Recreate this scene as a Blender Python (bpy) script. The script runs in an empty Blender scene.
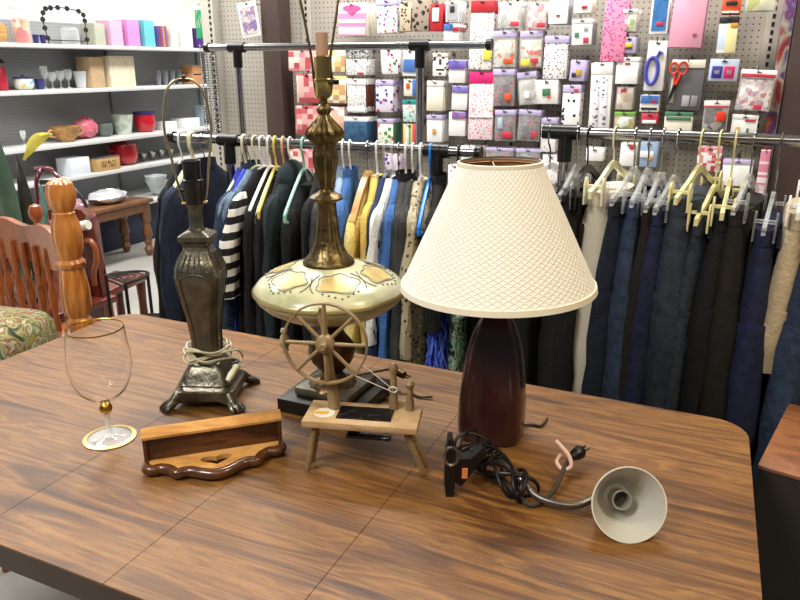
import bpy, bmesh, math, random
from mathutils import Vector, Matrix
PI = math.pi; R = math.radians
random.seed(7)
S = bpy.context.scene; COL = S.collection

# ------------------------------------------------------------------ measuring
CF = 716.0; CP = R(18.2); CR = R(24.6); CH = 1.5
def ray(x, y):
    a = x-400; v = 300-y
    d = (a, CF*math.cos(CP)+v*math.sin(CP), -CF*math.sin(CP)+v*math.cos(CP))
    c, s = math.cos(CR), math.sin(CR)
    return Vector((c*d[0]-s*d[1], s*d[0]+c*d[1], d[2]))
O = Vector((0, 0, CH))
def atZ(x, y, z): r = ray(x, y); return O+r*((z-CH)/r.z)
def atY(x, y, Y): r = ray(x, y); return O+r*(Y/r.y)
def atX(x, y, X): r = ray(x, y); return O+r*(X/r.x)

# ------------------------------------------------------------------ materials
def new_mat(name):
    m = bpy.data.materials.new(name); m.use_nodes = True
    nt = m.node_tree; b = nt.nodes['Principled BSDF']
    return m, nt, b
def srgb(c):
    if isinstance(c, str):
        c = [int(c[i:i+2], 16)/255 for i in (0, 2, 4)]
    return tuple((x/12.92 if x <= .04045 else ((x+.055)/1.055)**2.4) for x in c[:3])+(1,)
MC = {}
def mat(name, col, rough=.5, metal=0, var=0, vs=20, bump=0, bs=60, coat=0, trans=0, alpha=1, sheen=0, stretch=(1, 1, 1), ior=1.45, aniso=0):
    if name in MC: return MC[name]
    m, nt, b = new_mat(name); N = nt.nodes; L = nt.links
    c = srgb(col)
    b.inputs['Base Color'].default_value = c; b.inputs['Roughness'].default_value = rough
    b.inputs['Metallic'].default_value = metal; b.inputs['Coat Weight'].default_value = coat
    b.inputs['Transmission Weight'].default_value = trans; b.inputs['Alpha'].default_value = alpha
    b.inputs['Sheen Weight'].default_value = sheen; b.inputs['IOR'].default_value = ior
    if var or bump:
        tc = N.new('ShaderNodeTexCoord'); mp = N.new('ShaderNodeMapping'); mp.inputs['Scale'].default_value = stretch
        L.new(tc.outputs['Object'], mp.inputs['Vector'])
    if var:
        n = N.new('ShaderNodeTexNoise'); n.inputs['Scale'].default_value = vs; n.inputs['Detail'].default_value = 5
        L.new(mp.outputs[0], n.inputs['Vector'])
        mx = N.new('ShaderNodeMix'); mx.data_type = 'RGBA'
        mx.inputs[6].default_value = tuple(x*(1-var) for x in c[:3])+(1,)
        mx.inputs[7].default_value = tuple(min(1, x*(1+var)) for x in c[:3])+(1,)
        mr = N.new('ShaderNodeMapRange'); mr.inputs[1].default_value = .3; mr.inputs[2].default_value = .7
        L.new(n.outputs['Fac'], mr.inputs[0]); L.new(mr.outputs[0], mx.inputs[0]); L.new(mx.outputs[2], b.inputs['Base Color'])
    if bump:
        n = N.new('ShaderNodeTexNoise'); n.inputs['Scale'].default_value = bs; n.inputs['Detail'].default_value = 3
        L.new(mp.outputs[0], n.inputs['Vector'])
        bp = N.new('ShaderNodeBump'); bp.inputs['Strength'].default_value = bump; bp.inputs['Distance'].default_value = .01
        L.new(n.outputs['Fac'], bp.inputs['Height']); L.new(bp.outputs[0], b.inputs['Normal'])
    MC[name] = m; return m
def ramp(nt, cols, const=True, poss=None):
    r = nt.nodes.new('ShaderNodeValToRGB'); cr = r.color_ramp
    if const: cr.interpolation = 'CONSTANT'
    n = len(cols)
    for i, c in enumerate(cols):
        p = poss[i] if poss else (i/n if const else i/max(1, n-1))
        if i == 0: e = cr.elements[0]; e.position = p
        elif i == 1: e = cr.elements[1]; e.position = p
        else: e = cr.elements.new(p)
        e.color = srgb(c)
    return r
def pat(name, mode, bg, cols, sc, thr=.35, rough=.45, shift=True, bump=0):
    if name in MC: return MC[name]
    m, nt, b = new_mat(name); N = nt.nodes; L = nt.links
    b.inputs['Roughness'].default_value = rough
    tc = N.new('ShaderNodeTexCoord'); mp = N.new('ShaderNodeMapping'); mp.inputs['Scale'].default_value = sc
    L.new(tc.outputs['Object'], mp.inputs['Vector'])
    if shift:
        oi = N.new('ShaderNodeObjectInfo'); ml = N.new('ShaderNodeMath'); ml.operation = 'MULTIPLY'; ml.inputs[1].default_value = 37
        L.new(oi.outputs['Random'], ml.inputs[0]); cb = N.new('ShaderNodeCombineXYZ')
        L.new(ml.outputs[0], cb.inputs[0]); L.new(ml.outputs[0], cb.inputs[2]); L.new(cb.outputs[0], mp.inputs['Location'])
    v = mp.outputs[0]
    if mode in ('dots', 'cells'):
        vo = N.new('ShaderNodeTexVoronoi'); vo.inputs['Scale'].default_value = 1; L.new(v, vo.inputs['Vector'])
        sp = N.new('ShaderNodeSeparateColor'); L.new(vo.outputs['Color'], sp.inputs[0])
        r = ramp(nt, cols); L.new(sp.outputs[0], r.inputs[0])
        if mode == 'cells': L.new(r.outputs[0], b.inputs['Base Color'])
        else:
            nz = N.new('ShaderNodeTexNoise'); nz.inputs['Scale'].default_value = 3; L.new(v, nz.inputs['Vector'])
            ad = N.new('ShaderNodeMath'); ad.operation = 'MULTIPLY_ADD'; ad.inputs[1].default_value = .5
            L.new(nz.outputs['Fac'], ad.inputs[0]); L.new(vo.outputs['Distance'], ad.inputs[2])
            lt = N.new('ShaderNodeMath'); lt.operation = 'LESS_THAN'; lt.inputs[1].default_value = thr+.25; L.new(ad.outputs[0], lt.inputs[0])
            mx = N.new('ShaderNodeMix'); mx.data_type = 'RGBA'; mx.inputs[6].default_value = srgb(bg)
            L.new(lt.outputs[0], mx.inputs[0]); L.new(r.outputs[0], mx.inputs[7]); L.new(mx.outputs[2], b.inputs['Base Color'])
    elif mode == 'blocks':
        fl = N.new('ShaderNodeVectorMath'); fl.operation = 'FLOOR'; L.new(v, fl.inputs[0])
        wn = N.new('ShaderNodeTexWhiteNoise'); L.new(fl.outputs[0], wn.inputs['Vector'])
        r = ramp(nt, cols); L.new(wn.outputs['Value'], r.inputs[0]); L.new(r.outputs[0], b.inputs['Base Color'])
    elif mode == 'noise':
        n = N.new('ShaderNodeTexNoise'); n.inputs['Scale'].default_value = 1; n.inputs['Detail'].default_value = 4; n.inputs['Distortion'].default_value = thr
        L.new(v, n.inputs['Vector'])
        k = len(cols); r = ramp(nt, cols, False, [.32+.36*i/(k-1) for i in range(k)])
        L.new(n.outputs['Fac'], r.inputs[0]); L.new(r.outputs[0], b.inputs['Base Color'])
        if bump:
            bp = N.new('ShaderNodeBump'); bp.inputs['Strength'].default_value = bump; bp.inputs['Distance'].default_value = .005
            L.new(n.outputs['Fac'], bp.inputs['Height']); L.new(bp.outputs[0], b.inputs['Normal'])
    MC[name] = m; return m
def wood(name, dark, mid, light, rough=.35, sc=(1.3, 14, 14), coat=0, fine=.5, axis_fine=(7, 170, 170)):
    if name in MC: return MC[name]
    m, nt, b = new_mat(name); N = nt.nodes; L = nt.links
    tc = N.new('ShaderNodeTexCoord'); mp = N.new('ShaderNodeMapping'); mp.inputs['Scale'].default_value = sc
    L.new(tc.outputs['Object'], mp.inputs['Vector'])
    n = N.new('ShaderNodeTexNoise'); n.inputs['Scale'].default_value = 1; n.inputs['Detail'].default_value = 7; n.inputs['Distortion'].default_value = 1.3; n.inputs['Roughness'].default_value = .6
    L.new(mp.outputs[0], n.inputs['Vector'])
    r = ramp(nt, [dark, mid, light, mid, light], False, [.33, .44, .52, .58, .68]); L.new(n.outputs['Fac'], r.inputs[0])
    m2 = N.new('ShaderNodeMapping'); m2.inputs['Scale'].default_value = axis_fine; L.new(tc.outputs['Object'], m2.inputs['Vector'])
    n2 = N.new('ShaderNodeTexNoise'); n2.inputs['Scale'].default_value = 1; n2.inputs['Detail'].default_value = 4; L.new(m2.outputs[0], n2.inputs['Vector'])
    mr = N.new('ShaderNodeMapRange'); mr.inputs[1].default_value = .35; mr.inputs[2].default_value = .6; mr.inputs[3].default_value = 1-fine; mr.inputs[4].default_value = 1
    L.new(n2.outputs['Fac'], mr.inputs[0])
    mx = N.new('ShaderNodeMix'); mx.data_type = 'RGBA'; mx.blend_type = 'MULTIPLY'; mx.inputs[0].default_value = 1
    L.new(r.outputs[0], mx.inputs[6]); L.new(mr.outputs[0], mx.inputs[7]); L.new(mx.outputs[2], b.inputs['Base Color'])
    b.inputs['Roughness'].default_value = rough; b.inputs['Coat Weight'].default_value = coat
    bp = N.new('ShaderNodeBump'); bp.inputs['Strength'].default_value = .08; bp.inputs['Distance'].default_value = .002
    L.new(n2.outputs['Fac'], bp.inputs['Height']); L.new(bp.outputs[0], b.inputs['Normal'])
    MC[name] = m; return m
def peg_mat(name, col):
    m, nt, b = new_mat(name); N = nt.nodes; L = nt.links
    tc = N.new('ShaderNodeTexCoord'); sc = N.new('ShaderNodeVectorMath'); sc.operation = 'SCALE'; sc.inputs['Scale'].default_value = 1/.0254
    L.new(tc.outputs['Object'], sc.inputs[0])
    fr = N.new('ShaderNodeVectorMath'); fr.operation = 'FRACTION'; L.new(sc.outputs[0], fr.inputs[0])
    sb = N.new('ShaderNodeVectorMath'); sb.operation = 'SUBTRACT'; sb.inputs[1].default_value = (.5, .5, .5); L.new(fr.outputs[0], sb.inputs[0])
    ml = N.new('ShaderNodeVectorMath'); ml.operation = 'MULTIPLY'; ml.inputs[1].default_value = (1, 0, 1); L.new(sb.outputs[0], ml.inputs[0])
    ln = N.new('ShaderNodeVectorMath'); ln.operation = 'LENGTH'; L.new(ml.outputs[0], ln.inputs[0])
    lt = N.new('ShaderNodeMath'); lt.operation = 'LESS_THAN'; lt.inputs[1].default_value = .13; L.new(ln.outputs['Value'], lt.inputs[0])
    mx = N.new('ShaderNodeMix'); mx.data_type = 'RGBA'; mx.inputs[6].default_value = srgb(col); mx.inputs[7].default_value = srgb('1c1c1e')
    L.new(lt.outputs[0], mx.inputs[0]); L.new(mx.outputs[2], b.inputs['Base Color']); b.inputs['Roughness'].default_value = .6
    return m
def clear(name, tint='ffffff', a=.25, rough=.12):
    """thin clear plastic film"""
    if name in MC: return MC[name]
    m, nt, b = new_mat(name); N = nt.nodes; L = nt.links
    b.inputs['Base Color'].default_value = srgb(tint); b.inputs['Roughness'].default_value = rough
    t = N.new('ShaderNodeBsdfTransparent'); mx = N.new('ShaderNodeMixShader'); fr = N.new('ShaderNodeLayerWeight'); fr.inputs[0].default_value = .3
    mr = N.new('ShaderNodeMapRange'); mr.inputs[3].default_value = a; mr.inputs[4].default_value = min(1, a+.6)
    L.new(fr.outputs['Facing'], mr.inputs[0]); L.new(mr.outputs[0], mx.inputs[0]); L.new(t.outputs[0], mx.inputs[1]); L.new(b.outputs[0], mx.inputs[2])
    L.new(mx.outputs[0], N['Material Output'].inputs[0]); MC[name] = m; return m

# ------------------------------------------------------------------ mesh helpers
def BM(): return bmesh.new()
def box(bm, x0, x1, y0, y1, z0, z1, bev=0, M=None):
    r = bmesh.ops.create_cube(bm, size=1)
    vs = r['verts']
    for v in vs:
        v.co = Vector(((x0+x1)/2+v.co.x*(x1-x0), (y0+y1)/2+v.co.y*(y1-y0), (z0+z1)/2+v.co.z*(z1-z0)))
    if bev:
        es = list({e for v in vs for e in v.link_edges})
        r2 = bmesh.ops.bevel(bm, geom=es, offset=bev, segments=2, profile=.5, affect='EDGES')
        vs = list({v for f in r2['faces'] for v in f.verts} | {v for v in vs if v.is_valid})
    if M:
        for v in vs: v.co = M @ v.co
    return bm
def rings(bm, rs, cap=True, close=True):
    """rs: list of rings of equal-count points"""
    V = [[bm.verts.new(p) for p in r] for r in rs]; n = len(V[0])
    for a, b in zip(V, V[1:]):
        for i in range(n if close else n-1):
            j = (i+1) % n
            bm.faces.new((a[i], a[j], b[j], b[i]))
    if cap:
        bm.faces.new(list(reversed(V[0]))); bm.faces.new(V[-1])
    return bm
def lathe(bm, prof, seg=40, c=(0, 0, 0), flute=0, fn=0, frange=None, cap=True, square=0, M=None):
    """prof: (r, z) list; square>0 makes a rounded square section"""
    rs = []
    for r, z in prof:
        ring = []
        for i in range(seg):
            t = 2*PI*i/seg; rr = r
            if flute and (frange is None or frange[0] <= z <= frange[1]): rr = r*(1+flute*math.cos(fn*t))
            if square:
                ct, st = abs(math.cos(t)), abs(math.sin(t))
                rr = rr/((ct**square+st**square)**(1/square))
            p = Vector((c[0]+rr*math.cos(t), c[1]+rr*math.sin(t), c[2]+z))
            ring.append(M @ p if M else p)
        rs.append(ring)
    return rings(bm, rs, cap)
def tube(bm, pts, r, seg=8, cap=True, closed=False):
    P = [Vector(p) for p in pts]; n = len(P); rs = []
    up = Vector((0, 0, 1)); prevn = None
    for i in range(n):
        a = P[(i-1) % n] if (i > 0 or closed) else P[i]; b = P[(i+1) % n] if (i < n-1 or closed) else P[i]
        t = (b-a).normalized() if (b-a).length > 1e-9 else Vector((0, 0, 1))
        if prevn is None:
            nn = t.cross(up)
            if nn.length < .1: nn = t.cross(Vector((1, 0, 0)))
            nn.normalize()
        else:
            nn = prevn-t*prevn.dot(t)
            if nn.length < 1e-6: nn = t.orthogonal()
            nn.normalize()
        prevn = nn; bb = t.cross(nn)
        ri = r[i] if isinstance(r, (list, tuple)) else r
        rs.append([P[i]+(nn*math.cos(2*PI*k/seg)+bb*math.sin(2*PI*k/seg))*ri for k in range(seg)])
    if closed: rs.append(rs[0][:]); cap = False
    rings(bm, rs, cap); 
    if closed: bmesh.ops.remove_doubles(bm, verts=bm.verts, dist=1e-6)
    return bm
def smooth_path(pts, k=6, closed=False):
    P = [Vector(p) for p in pts]; n = len(P); out = []
    for i in range(n if closed else n-1):
        p0 = P[(i-1) % n] if (closed or i > 0) else P[i]; p1 = P[i]; p2 = P[(i+1) % n]; p3 = P[(i+2) % n] if (closed or i < n-2) else P[(i+1) % n]
        for j in range(k):
            t = j/k
            out.append(.5*((2*p1)+(-p0+p2)*t+(2*p0-5*p1+4*p2-p3)*t*t+(-p0+3*p1-3*p2+p3)*t**3))
    if not closed: out.append(P[-1])
    return out
def prism(bm, outline, d, axis='y', o=0):
    """outline of (u,v); extruded by d along axis from o"""
    def mk(u, v, w): return {'y': (u, w, v), 'z': (u, v, w), 'x': (w, u, v)}[axis]
    a = [bm.verts.new(mk(u, v, o)) for u, v in outline]; b = [bm.verts.new(mk(u, v, o+d)) for u, v in outline]
    n = len(a); bm.faces.new(a); bm.faces.new(list(reversed(b)))
    for i in range(n):
        j = (i+1) % n; bm.faces.new((a[j], a[i], b[i], b[j]))
    bmesh.ops.triangulate(bm, faces=[f for f in bm.faces if len(f.verts) > 4])
    return bm
def sphere(bm, c, r, sx=1, sy=1, sz=1, seg=16):
    q = bmesh.ops.create_uvsphere(bm, u_segments=seg, v_segments=max(6, seg//2), radius=r)
    for v in q['verts']: v.co = Vector((c[0]+v.co.x*sx, c[1]+v.co.y*sy, c[2]+v.co.z*sz))
    return bm
def obj(name, bm, m, parent=None, loc=None, label=None, smooth=True, ang=40):
    bmesh.ops.recalc_face_normals(bm, faces=bm.faces)
    me = bpy.data.meshes.new(name); bm.to_mesh(me); bm.free()
    if m: me.materials.append(m)
    if smooth:
        for p in me.polygons: p.use_smooth = True
        me.set_sharp_from_angle(angle=R(ang))
    o = bpy.data.objects.new(name, me); COL.objects.link(o)
    if parent: o.parent = parent
    if loc is not None: o.location = loc
    if label: o['label'] = label
    return o
def thing(name, label, cat, loc=(0, 0, 0), rz=0, group=None, rot=None):
    o = bpy.data.objects.new(name, None); COL.objects.link(o); o.empty_display_size = .05
    o.location = loc; o.rotation_euler = rot if rot else (0, 0, rz); o['label'] = label; o['category'] = cat
    if group: o['group'] = group
    return o
def tag(o, label, cat, group=None, kind=None):
    if kind: o['kind'] = kind
    o['label'] = label; o['category'] = cat
    if group: o['group'] = group
    return o
def struct(name, bm, m, **k):
    o = obj(name, bm, m, **k); o['kind'] = 'structure'; return o
def dup(root, loc=None, label=None, group=None, rot=None):
    def cp(o, par):
        c = o.copy(); COL.objects.link(c); c.parent = par
        for ch in list(o.children): cp(ch, c)
        return c
    kids = list(root.children); r = root.copy(); COL.objects.link(r)
    for ch in kids: cp(ch, r)
    if loc is not None: r.location = loc
    if rot is not None: r.rotation_euler = rot
    if label: r['label'] = label
    if group: r['group'] = group
    return r

# ------------------------------------------------------------------ common materials
M_floor = pat('floor_tile', 'noise', '', ['969590', 'a3a19b', 'adaba4'], (1.2, 1.2, 1.2), .3, .35, False)
M_wall = mat('wall_paint', 'efece4', .8, var=.03, vs=2)
M_shelf = mat('shelf_enamel', 'cfcfcd', .45)
M_shelfback = peg_mat('grey_pegboard', '9b9ea1')
M_peg = peg_mat('beige_pegboard', 'a8a297')
M_upr = mat('beige_upright', 'aaa69b', .5)
M_blk = mat('black_plastic', '0c0c0e', .35)
M_blkm = mat('black_matt', '141416', .7)
M_chrome = mat('chrome', '9c9c9e', .2, 1)
M_dchrome = mat('dull_chrome', '8a8784', .3, 1)
M_brass = mat('aged_brass', '5f5034', .38, 1, var=.55, vs=35, bump=.25, bs=80)
M_wire = mat('brass_wire', 'a29270', .35, 1)
M_white = mat('white_plastic', 'e9e9e6', .35)
M_ivory = mat('ivory_plastic', 'dcd8b6', .35)
M_clearp = clear('clear_plastic', 'd4d8da', .14, .08)
M_film = clear('clear_film', 'ffffff', .12, .12)
M_colbrown = mat('brown_column_laminate', '453632', .5, var=.12, vs=4)

# ------------------------------------------------------------------ the shop shell
struct('floor', box(BM(), -6.2, 2.2, -1.6, 9.0, -.1, 0), M_floor)
struct('wall_left', box(BM(), -5.5, -5.35, -1.6, 9.0, 0, 3.2), M_wall)
struct('wall_back', box(BM(), -5.5, 2.2, 8.85, 9.0, 0, 3.2), M_wall)
struct('ceiling', box(BM(), -6.2, 2.2, -1.6, 9.0, 3.2, 3.3), M_wall)

# ------------------------------------------------------------------ display shelving on the left
sh = thing('display_shelving', 'long grey steel shelving with perforated back along the white left wall', 'shelving', (-5.2, 2.6, 0))
def part_box(name, m, par, a, bev=.003):
    return obj(name, box(BM(), *a, bev), m, par)
def backpanel(par, y0, y1):
    # pegboard facing +X: built in its own XZ plane and turned, so its holes line up
    o = obj('back_panel', box(BM(), y0, y1, -.01, .01, .12, 1.83), M_shelfback, par); o.rotation_euler = (0, 0, PI/2); return o
for k in range(4):
    backpanel(sh, k*1.22+.02, k*1.22+1.20)
for k in range(5):
    part_box('upright', M_shelfback if 0 else mat('grey_steel', '8b8f91', .5), sh, (-.02, .03, k*1.22-.018, k*1.22+.018, 0, 1.85))
SHZ = (1.65, 1.315, .905, .64)
for k in range(4):
    for z in SHZ:
        s = part_box('shelf', M_shelf, sh, (.01, .40, k*1.22+.003, k*1.22+1.217, z-.03, z), .003)
    part_box('base_shelf', M_shelf, sh, (.01, .58, k*1.22+.003, k*1.22+1.217, .33, .36))
    part_box('kick_plate', mat('dark_blue_kick_plate', '232a3e', .6), sh, (.50, .53, k*1.22+.003, k*1.22+1.217, 0, .33))

SX = -5.0
def shelf_pt(px, py, z, X=SX):
    """place on the shelf of height z at pixel column px"""
    p = atX(px, py, X); return Vector((X, p.y, z))
def ppm(p):  # pixels per metre at p
    d = p-O; c, s = math.cos(CR), math.sin(CR)
    b = -s*d.x+c*d.y; return CF/(b*math.cos(CP)-d.z*math.sin(CP))
glassm = clear('thin_glass', 'eef3f3', .18, .05)
def sprof(x0, x1, y0, y1, z, X=SX):
    p = shelf_pt((x0+x1)/2, y1, z, X); s = ppm(p); return p, (x1-x0)/2/s, (y1-y0)/s
def st(name, x0, x1, y0, y1, z, m, label, cat, kind='pot', group=None, X=SX, lid=None, handle=False):
    p, r, h = sprof(x0, x1, y0, y1, z, X)
    if kind == 'box':
        t = thing(name, label, cat, p, 0, group)
        obj('carton', box(BM(), -.08, .08, -r, r, 0, h, .004), m, t)
        if lid: obj('flap', box(BM(), -.083, .083, -r*1.02, r*1.02, h, h+.006), lid, t)
        return t
    P = {'pot': [(.6, 0), (.85, .12), (1, .45), (.98, .8), (.92, 1), (.86, 1), (.9, .8), (.9, .3), (.5, .08)],
         'tumbler': [(.7, 0), (.85, .5), (1, 1), (.94, 1), (.78, .4), (.64, .06)],
         'bowl': [(.35, 0), (.4, .08), (.75, .4), (1, 1), (.95, 1), (.7, .45), (.3, .14)],
         'jar': [(.85, 0), (1, .05), (1, .75), (.8, .84), (.72, .86), (.72, .9)],
         'goblet': [(.6, 0), (.6, .03), (.1, .08), (.1, .4), (.7, .55), (.95, .8), (.85, 1), (.8, 1), (.85, .8), (.2, .48)]}[kind]
    t = thing(name, label, cat, p, 0, group)
    obj('bowl' if kind in ('bowl', 'goblet') else 'body', lathe(BM(), [(a*r, b*h) for a, b in P], 24), m, t)
    if lid:
        obj('lid', lathe(BM(), [(r*.98, h), (r*1.02, h+.01), (r*.7, h*1.12), (r*.15, h*1.2), (r*.14, h*1.3), (r*.02, h*1.32)], 24), lid, t)
    if handle:
        for s in (-1, 1) if handle == 2 else (1,):
            obj('handle', tube(BM(), smooth_path([(0, s*r*.9, h*.75), (0, s*r*1.3, h*.8), (0, s*r*1.35, h*.5), (0, s*r*.9, h*.35)], 5), r*.08, 6), m, t)
    return t
z1, z2, z3, z4 = SHZ
wick = mat('wicker', 'b98d55', .6, var=.4, vs=60, bump=.8, bs=70)
st('wicker_basket', -6, 8, 22, 40, z1, wick, 'small orange wicker basket at the left end of the top shelf', 'basket')
j = st('candy_jar', 14, 31, 8, 40, z1, glassm, 'clear lidded jar of orange and red sweets on the top shelf', 'jar', 'jar', lid=clear('glass_lid', 'dddddd', .4))
p, r, h = sprof(14, 31, 8, 40, z1)
obj('sweets', lathe(BM(), [(r*.8, .005), (r*.93, .02), (r*.93, h*.7), (r*.5, h*.74)], 20), pat('sweets', 'cells', '', ['e08a3c', 'd8452f', 'e9a25a', 'f0d0b0', 'c83d3d'], (28, 28, 28)), j)
bl = mat('navy_glaze', '31306e', .3)
for i, (a, b) in enumerate(((33, 39), (40, 46))):
    st('small_cup', a, b, 31, 40, z1, bl, ('left' if i == 0 else 'right')+' one of the two small navy cups on the top shelf', 'cup', 'tumbler', 'navy cups on the top shelf')
st('glass_canister', 62, 79, 19, 38, z1, glassm, 'clear glass canister standing inside the black wire leaf frame', 'jar', 'jar', X=-5.05)
# wire frame with leaves
p0 = shelf_pt(49, 40, z1, -4.9); p1 = shelf_pt(87, 40, z1, -4.9); W = p1.y-p0.y
t = thing('wire_leaf_stand', 'black wire arch frame trimmed with metal leaves on the top shelf', 'stand', (-4.9, p0.y, z1))
arch = smooth_path([(0, .0, 0), (0, -.02, .10), (0, -.03, .19), (0, .0, .25), (0, .07, .265), (0, W/2, .27), (0, W-.03, .25), (0, W, .20), (0, W, .10), (0, W, 0)], 6)
obj('frame', tube(tube(BM(), arch, .004, 6), [(0, 0, .03), (0, W, .03)], .004, 6), M_blkm, t)
for i in range(3, len(arch)-3, 4):
    c = arch[i]; 
    lf = BM(); prism(lf, [(c.y-.02, c.z), (c.y-.008, c.z+.018), (c.y+.012, c.z+.016), (c.y+.022, c.z-.002), (c.y+.006, c.z-.02), (c.y-.012, c.z-.014)], .012, 'x', -.006)
    obj('leaf', lf, M_blkm, t)
for i, (a, b, c, m, l) in enumerate([(88, 101, 23, mat('greypack', 'aeb0a0', .5), 'small grey and yellow framed box beside the wire leaf stand'),
        (103, 119, 20, mat('palepink', 'd9aac6', .4), 'pale pink plastic bin with a white tag on the top shelf'),
        (120, 136, 19, mat('pinkbin', 'd48ac6', .4), 'bright pink plastic bin on the top shelf'),
        (137, 151, 19, mat('tealbin', '67b9bf', .4), 'teal plastic bin right of the pink bin on the top shelf'),
        (152, 163, 24, pat('stripebox', 'blocks', '', ['8d4b3c', 'd98a36', '6a5aa0', 'c9a23e', '7d2f4f'], (1, 60, 1)), 'box with orange, brown and purple stripes on the top shelf'),
        (164, 174, 23, pat('dotbox', 'dots', 'e8e2d4', ['444444', 'b08a50'], (50, 50, 50), .2), 'white box speckled with dark dots on the top shelf'),
        (175, 189, 9, mat('whitebox', 'f0f0ee', .6), 'tall plain white box near the right end of the top shelf'),
        (190, 199, 25, mat('purplebox', '4a2a72', .5), 'dark purple box at the right end of the top shelf')]):
    st('storage_box', a, b, c, 44, z1, m, l, 'box', 'box')
t = thing('ribbon_bunch', 'bunch of green ribbons hanging beside the top of the beige upright', 'ribbons', tuple(atY(197, 40, 3.72)), -PI/2); t.scale = (.45, .45, .45)
for i in range(5):
    b = BM(); x = i*.03
    rs = []
    for k in range(9):
        z = .38-k*.045; y = x+.006*math.sin(k*1.3+i); rs.append([(.002, y, z), (.002, y+.022, z), (-.002, y+.022, z), (-.002, y, z)])
    obj('ribbon', rings(b, rs), mat('green_ribbon', '2f9a62', .4), t)
obj('header_card', box(BM(), -.004, .004, 0, .15, .38, .42), M_white, t)
obj('hanging_wire', tube(BM(), [(0, .07, .42), (0, .07, .45), (0, .36, .45)], .004, 6), M_chrome, t)
# second shelf
t = st('red_lantern', -1, 8, 62, 88, z2, mat('redlac', 'a81f33', .3), 'red lantern with a dark handle at the left of the second shelf', 'lantern', 'jar', lid=M_blk)
st('lidded_dish', 15, 34, 78, 89, z2, pat('bluedish', 'noise', '', ['6fa3bf', 'cfd8d2', 'c9a25e', '86b2c8'], (14, 14, 14)), 'pale blue painted dish with a dark blue lid on the second shelf', 'dish', 'pot', lid=bl)
st('blue_mug', 36, 45, 78, 88, z2, bl, 'blue and white mug beside the pale blue dish', 'mug', 'tumbler', handle=1)
for i, (a, b, c) in enumerate(((42, 50, 66), (48, 58, 72), (57, 66, 71), (65, 74, 70))):
    st('stemmed_glass', a, b, c, 88, z2, glassm, ['tall curled-top stemmed glass leftmost in the row of clear glasses', 'stemmed glass second from left in the row of clear glasses', 'stemmed glass third from left in the row of clear glasses', 'stemmed glass beside the cut glass tumbler'][i], 'glass', 'goblet', 'clear stemmed glasses on the second shelf')
st('cut_glass_tumbler', 75, 88, 71, 87, z2, clear('cutglass', 'e8eef0', .4), 'cut glass tumbler beside the brown box on the second shelf', 'glass', 'tumbler')
st('cardboard_box', 84, 101, 57, 86, z2, mat('kraft', 'b79c77', .7, var=.08), 'brown cardboard box left of the cream bagged pack', 'box', 'box')
st('bagged_pack', 101, 134, 57, 86, z2, pat('burlap', 'noise', '', ['c9b995', 'e6dcc4', 'd4c5a2'], (60, 60, 6), .5, .5), 'large cream pack in wrinkled clear wrap on the second shelf', 'pack', 'box')
for i in range(4):
    st('grey_tumbler', 156+i*7, 162+i*7, 70, 84, z2, clear('smoke', '8d949c', .45), ['leftmost', 'second', 'third', 'rightmost'][i]+' of the four smoky grey tumblers in a tight row', 'glass', 'tumbler', 'smoky grey tumblers')
t = st('brown_carton', 184, 201, 74, 84, z2, mat('carton', 'b8845a', .6), 'lower brown carton with black label squares behind the lamp harp', 'box', 'box', 'stacked brown cartons')
t = st('brown_carton', 185, 200, 74, 84, z2+.082, MC['carton'], 'upper brown carton stacked on another behind the lamp harp', 'box', 'box', 'stacked brown cartons')
# third shelf
st('stemmed_glass', 22, 28, 132, 148, z3, glassm, 'clear glass behind the yellow leaf on the third shelf', 'glass', 'goblet', X=-4.9)
st('oval_basket', 52, 82, 125, 140, z3, wick, 'shallow tan wicker basket with arched handle on the third shelf', 'basket', 'bowl', handle=2, X=-4.92)
t = thing('pink_bag', 'crumpled pink plastic bag beside the wicker basket', 'bag', shelf_pt(86, 134, z3))
b = BM(); sphere(b, (0, 0, .085), .1, .8, 1.15, .85, 24)
for v in b.verts: v.co += Vector((random.uniform(-1, 1), random.uniform(-1, 1), random.uniform(-1, 1)))*.008
for v in b.verts: v.co.z = max(0, v.co.z)
obj('bag_body', b, mat('pinkplastic', 'c8697a', .2, var=.25, vs=9), t, ang=20)
obj('knot', lathe(BM(), [(.03, .15), (.015, .17), (.03, .19)], 12), MC['pinkplastic'], t)
st('grey_bowl', 97, 113, 120, 133, z3, mat('greyglaze', '5f6b64', .4, var=.2), 'dark grey green bowl behind the marbled planter', 'bowl', 'pot')
st('planter', 113, 134, 112, 131, z3, pat('marble', 'noise', '', ['8a9a88', 'c6cdbf', '9db09e'], (10, 10, 14), .8, .35), 'marbled grey green planter left of the red pot', 'planter', 'tumbler')
t = st('enamel_pot', 135, 156, 111, 130, z3, mat('redenamel', 'b5182a', .2, coat=.5), 'red enamel pot with a navy rim on the third shelf', 'pot', 'pot')
p, r, h = sprof(135, 156, 111, 130, z3)
obj('rim', lathe(BM(), [(r*.9, h*.88), (r*1.05, h*.92), (r*1.05, h*1.02), (r*.85, h*1.02)], 24), bl, t)
st('white_carton', 158, 173, 118, 126, z3, M_white, 'flat white carton right of the red pot', 'box', 'box')
st('white_carton', 174, 198, 117, 126, z3, M_white, 'long white carton seen through the bare lamp harp', 'box', 'box')
st('glass_vase', 194, 206, 106, 126, z3, clear('bluecrystal', 'a9bcc8', .4), 'pale blue cut glass vase behind the hanging chains', 'vase', 'tumbler')
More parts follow.
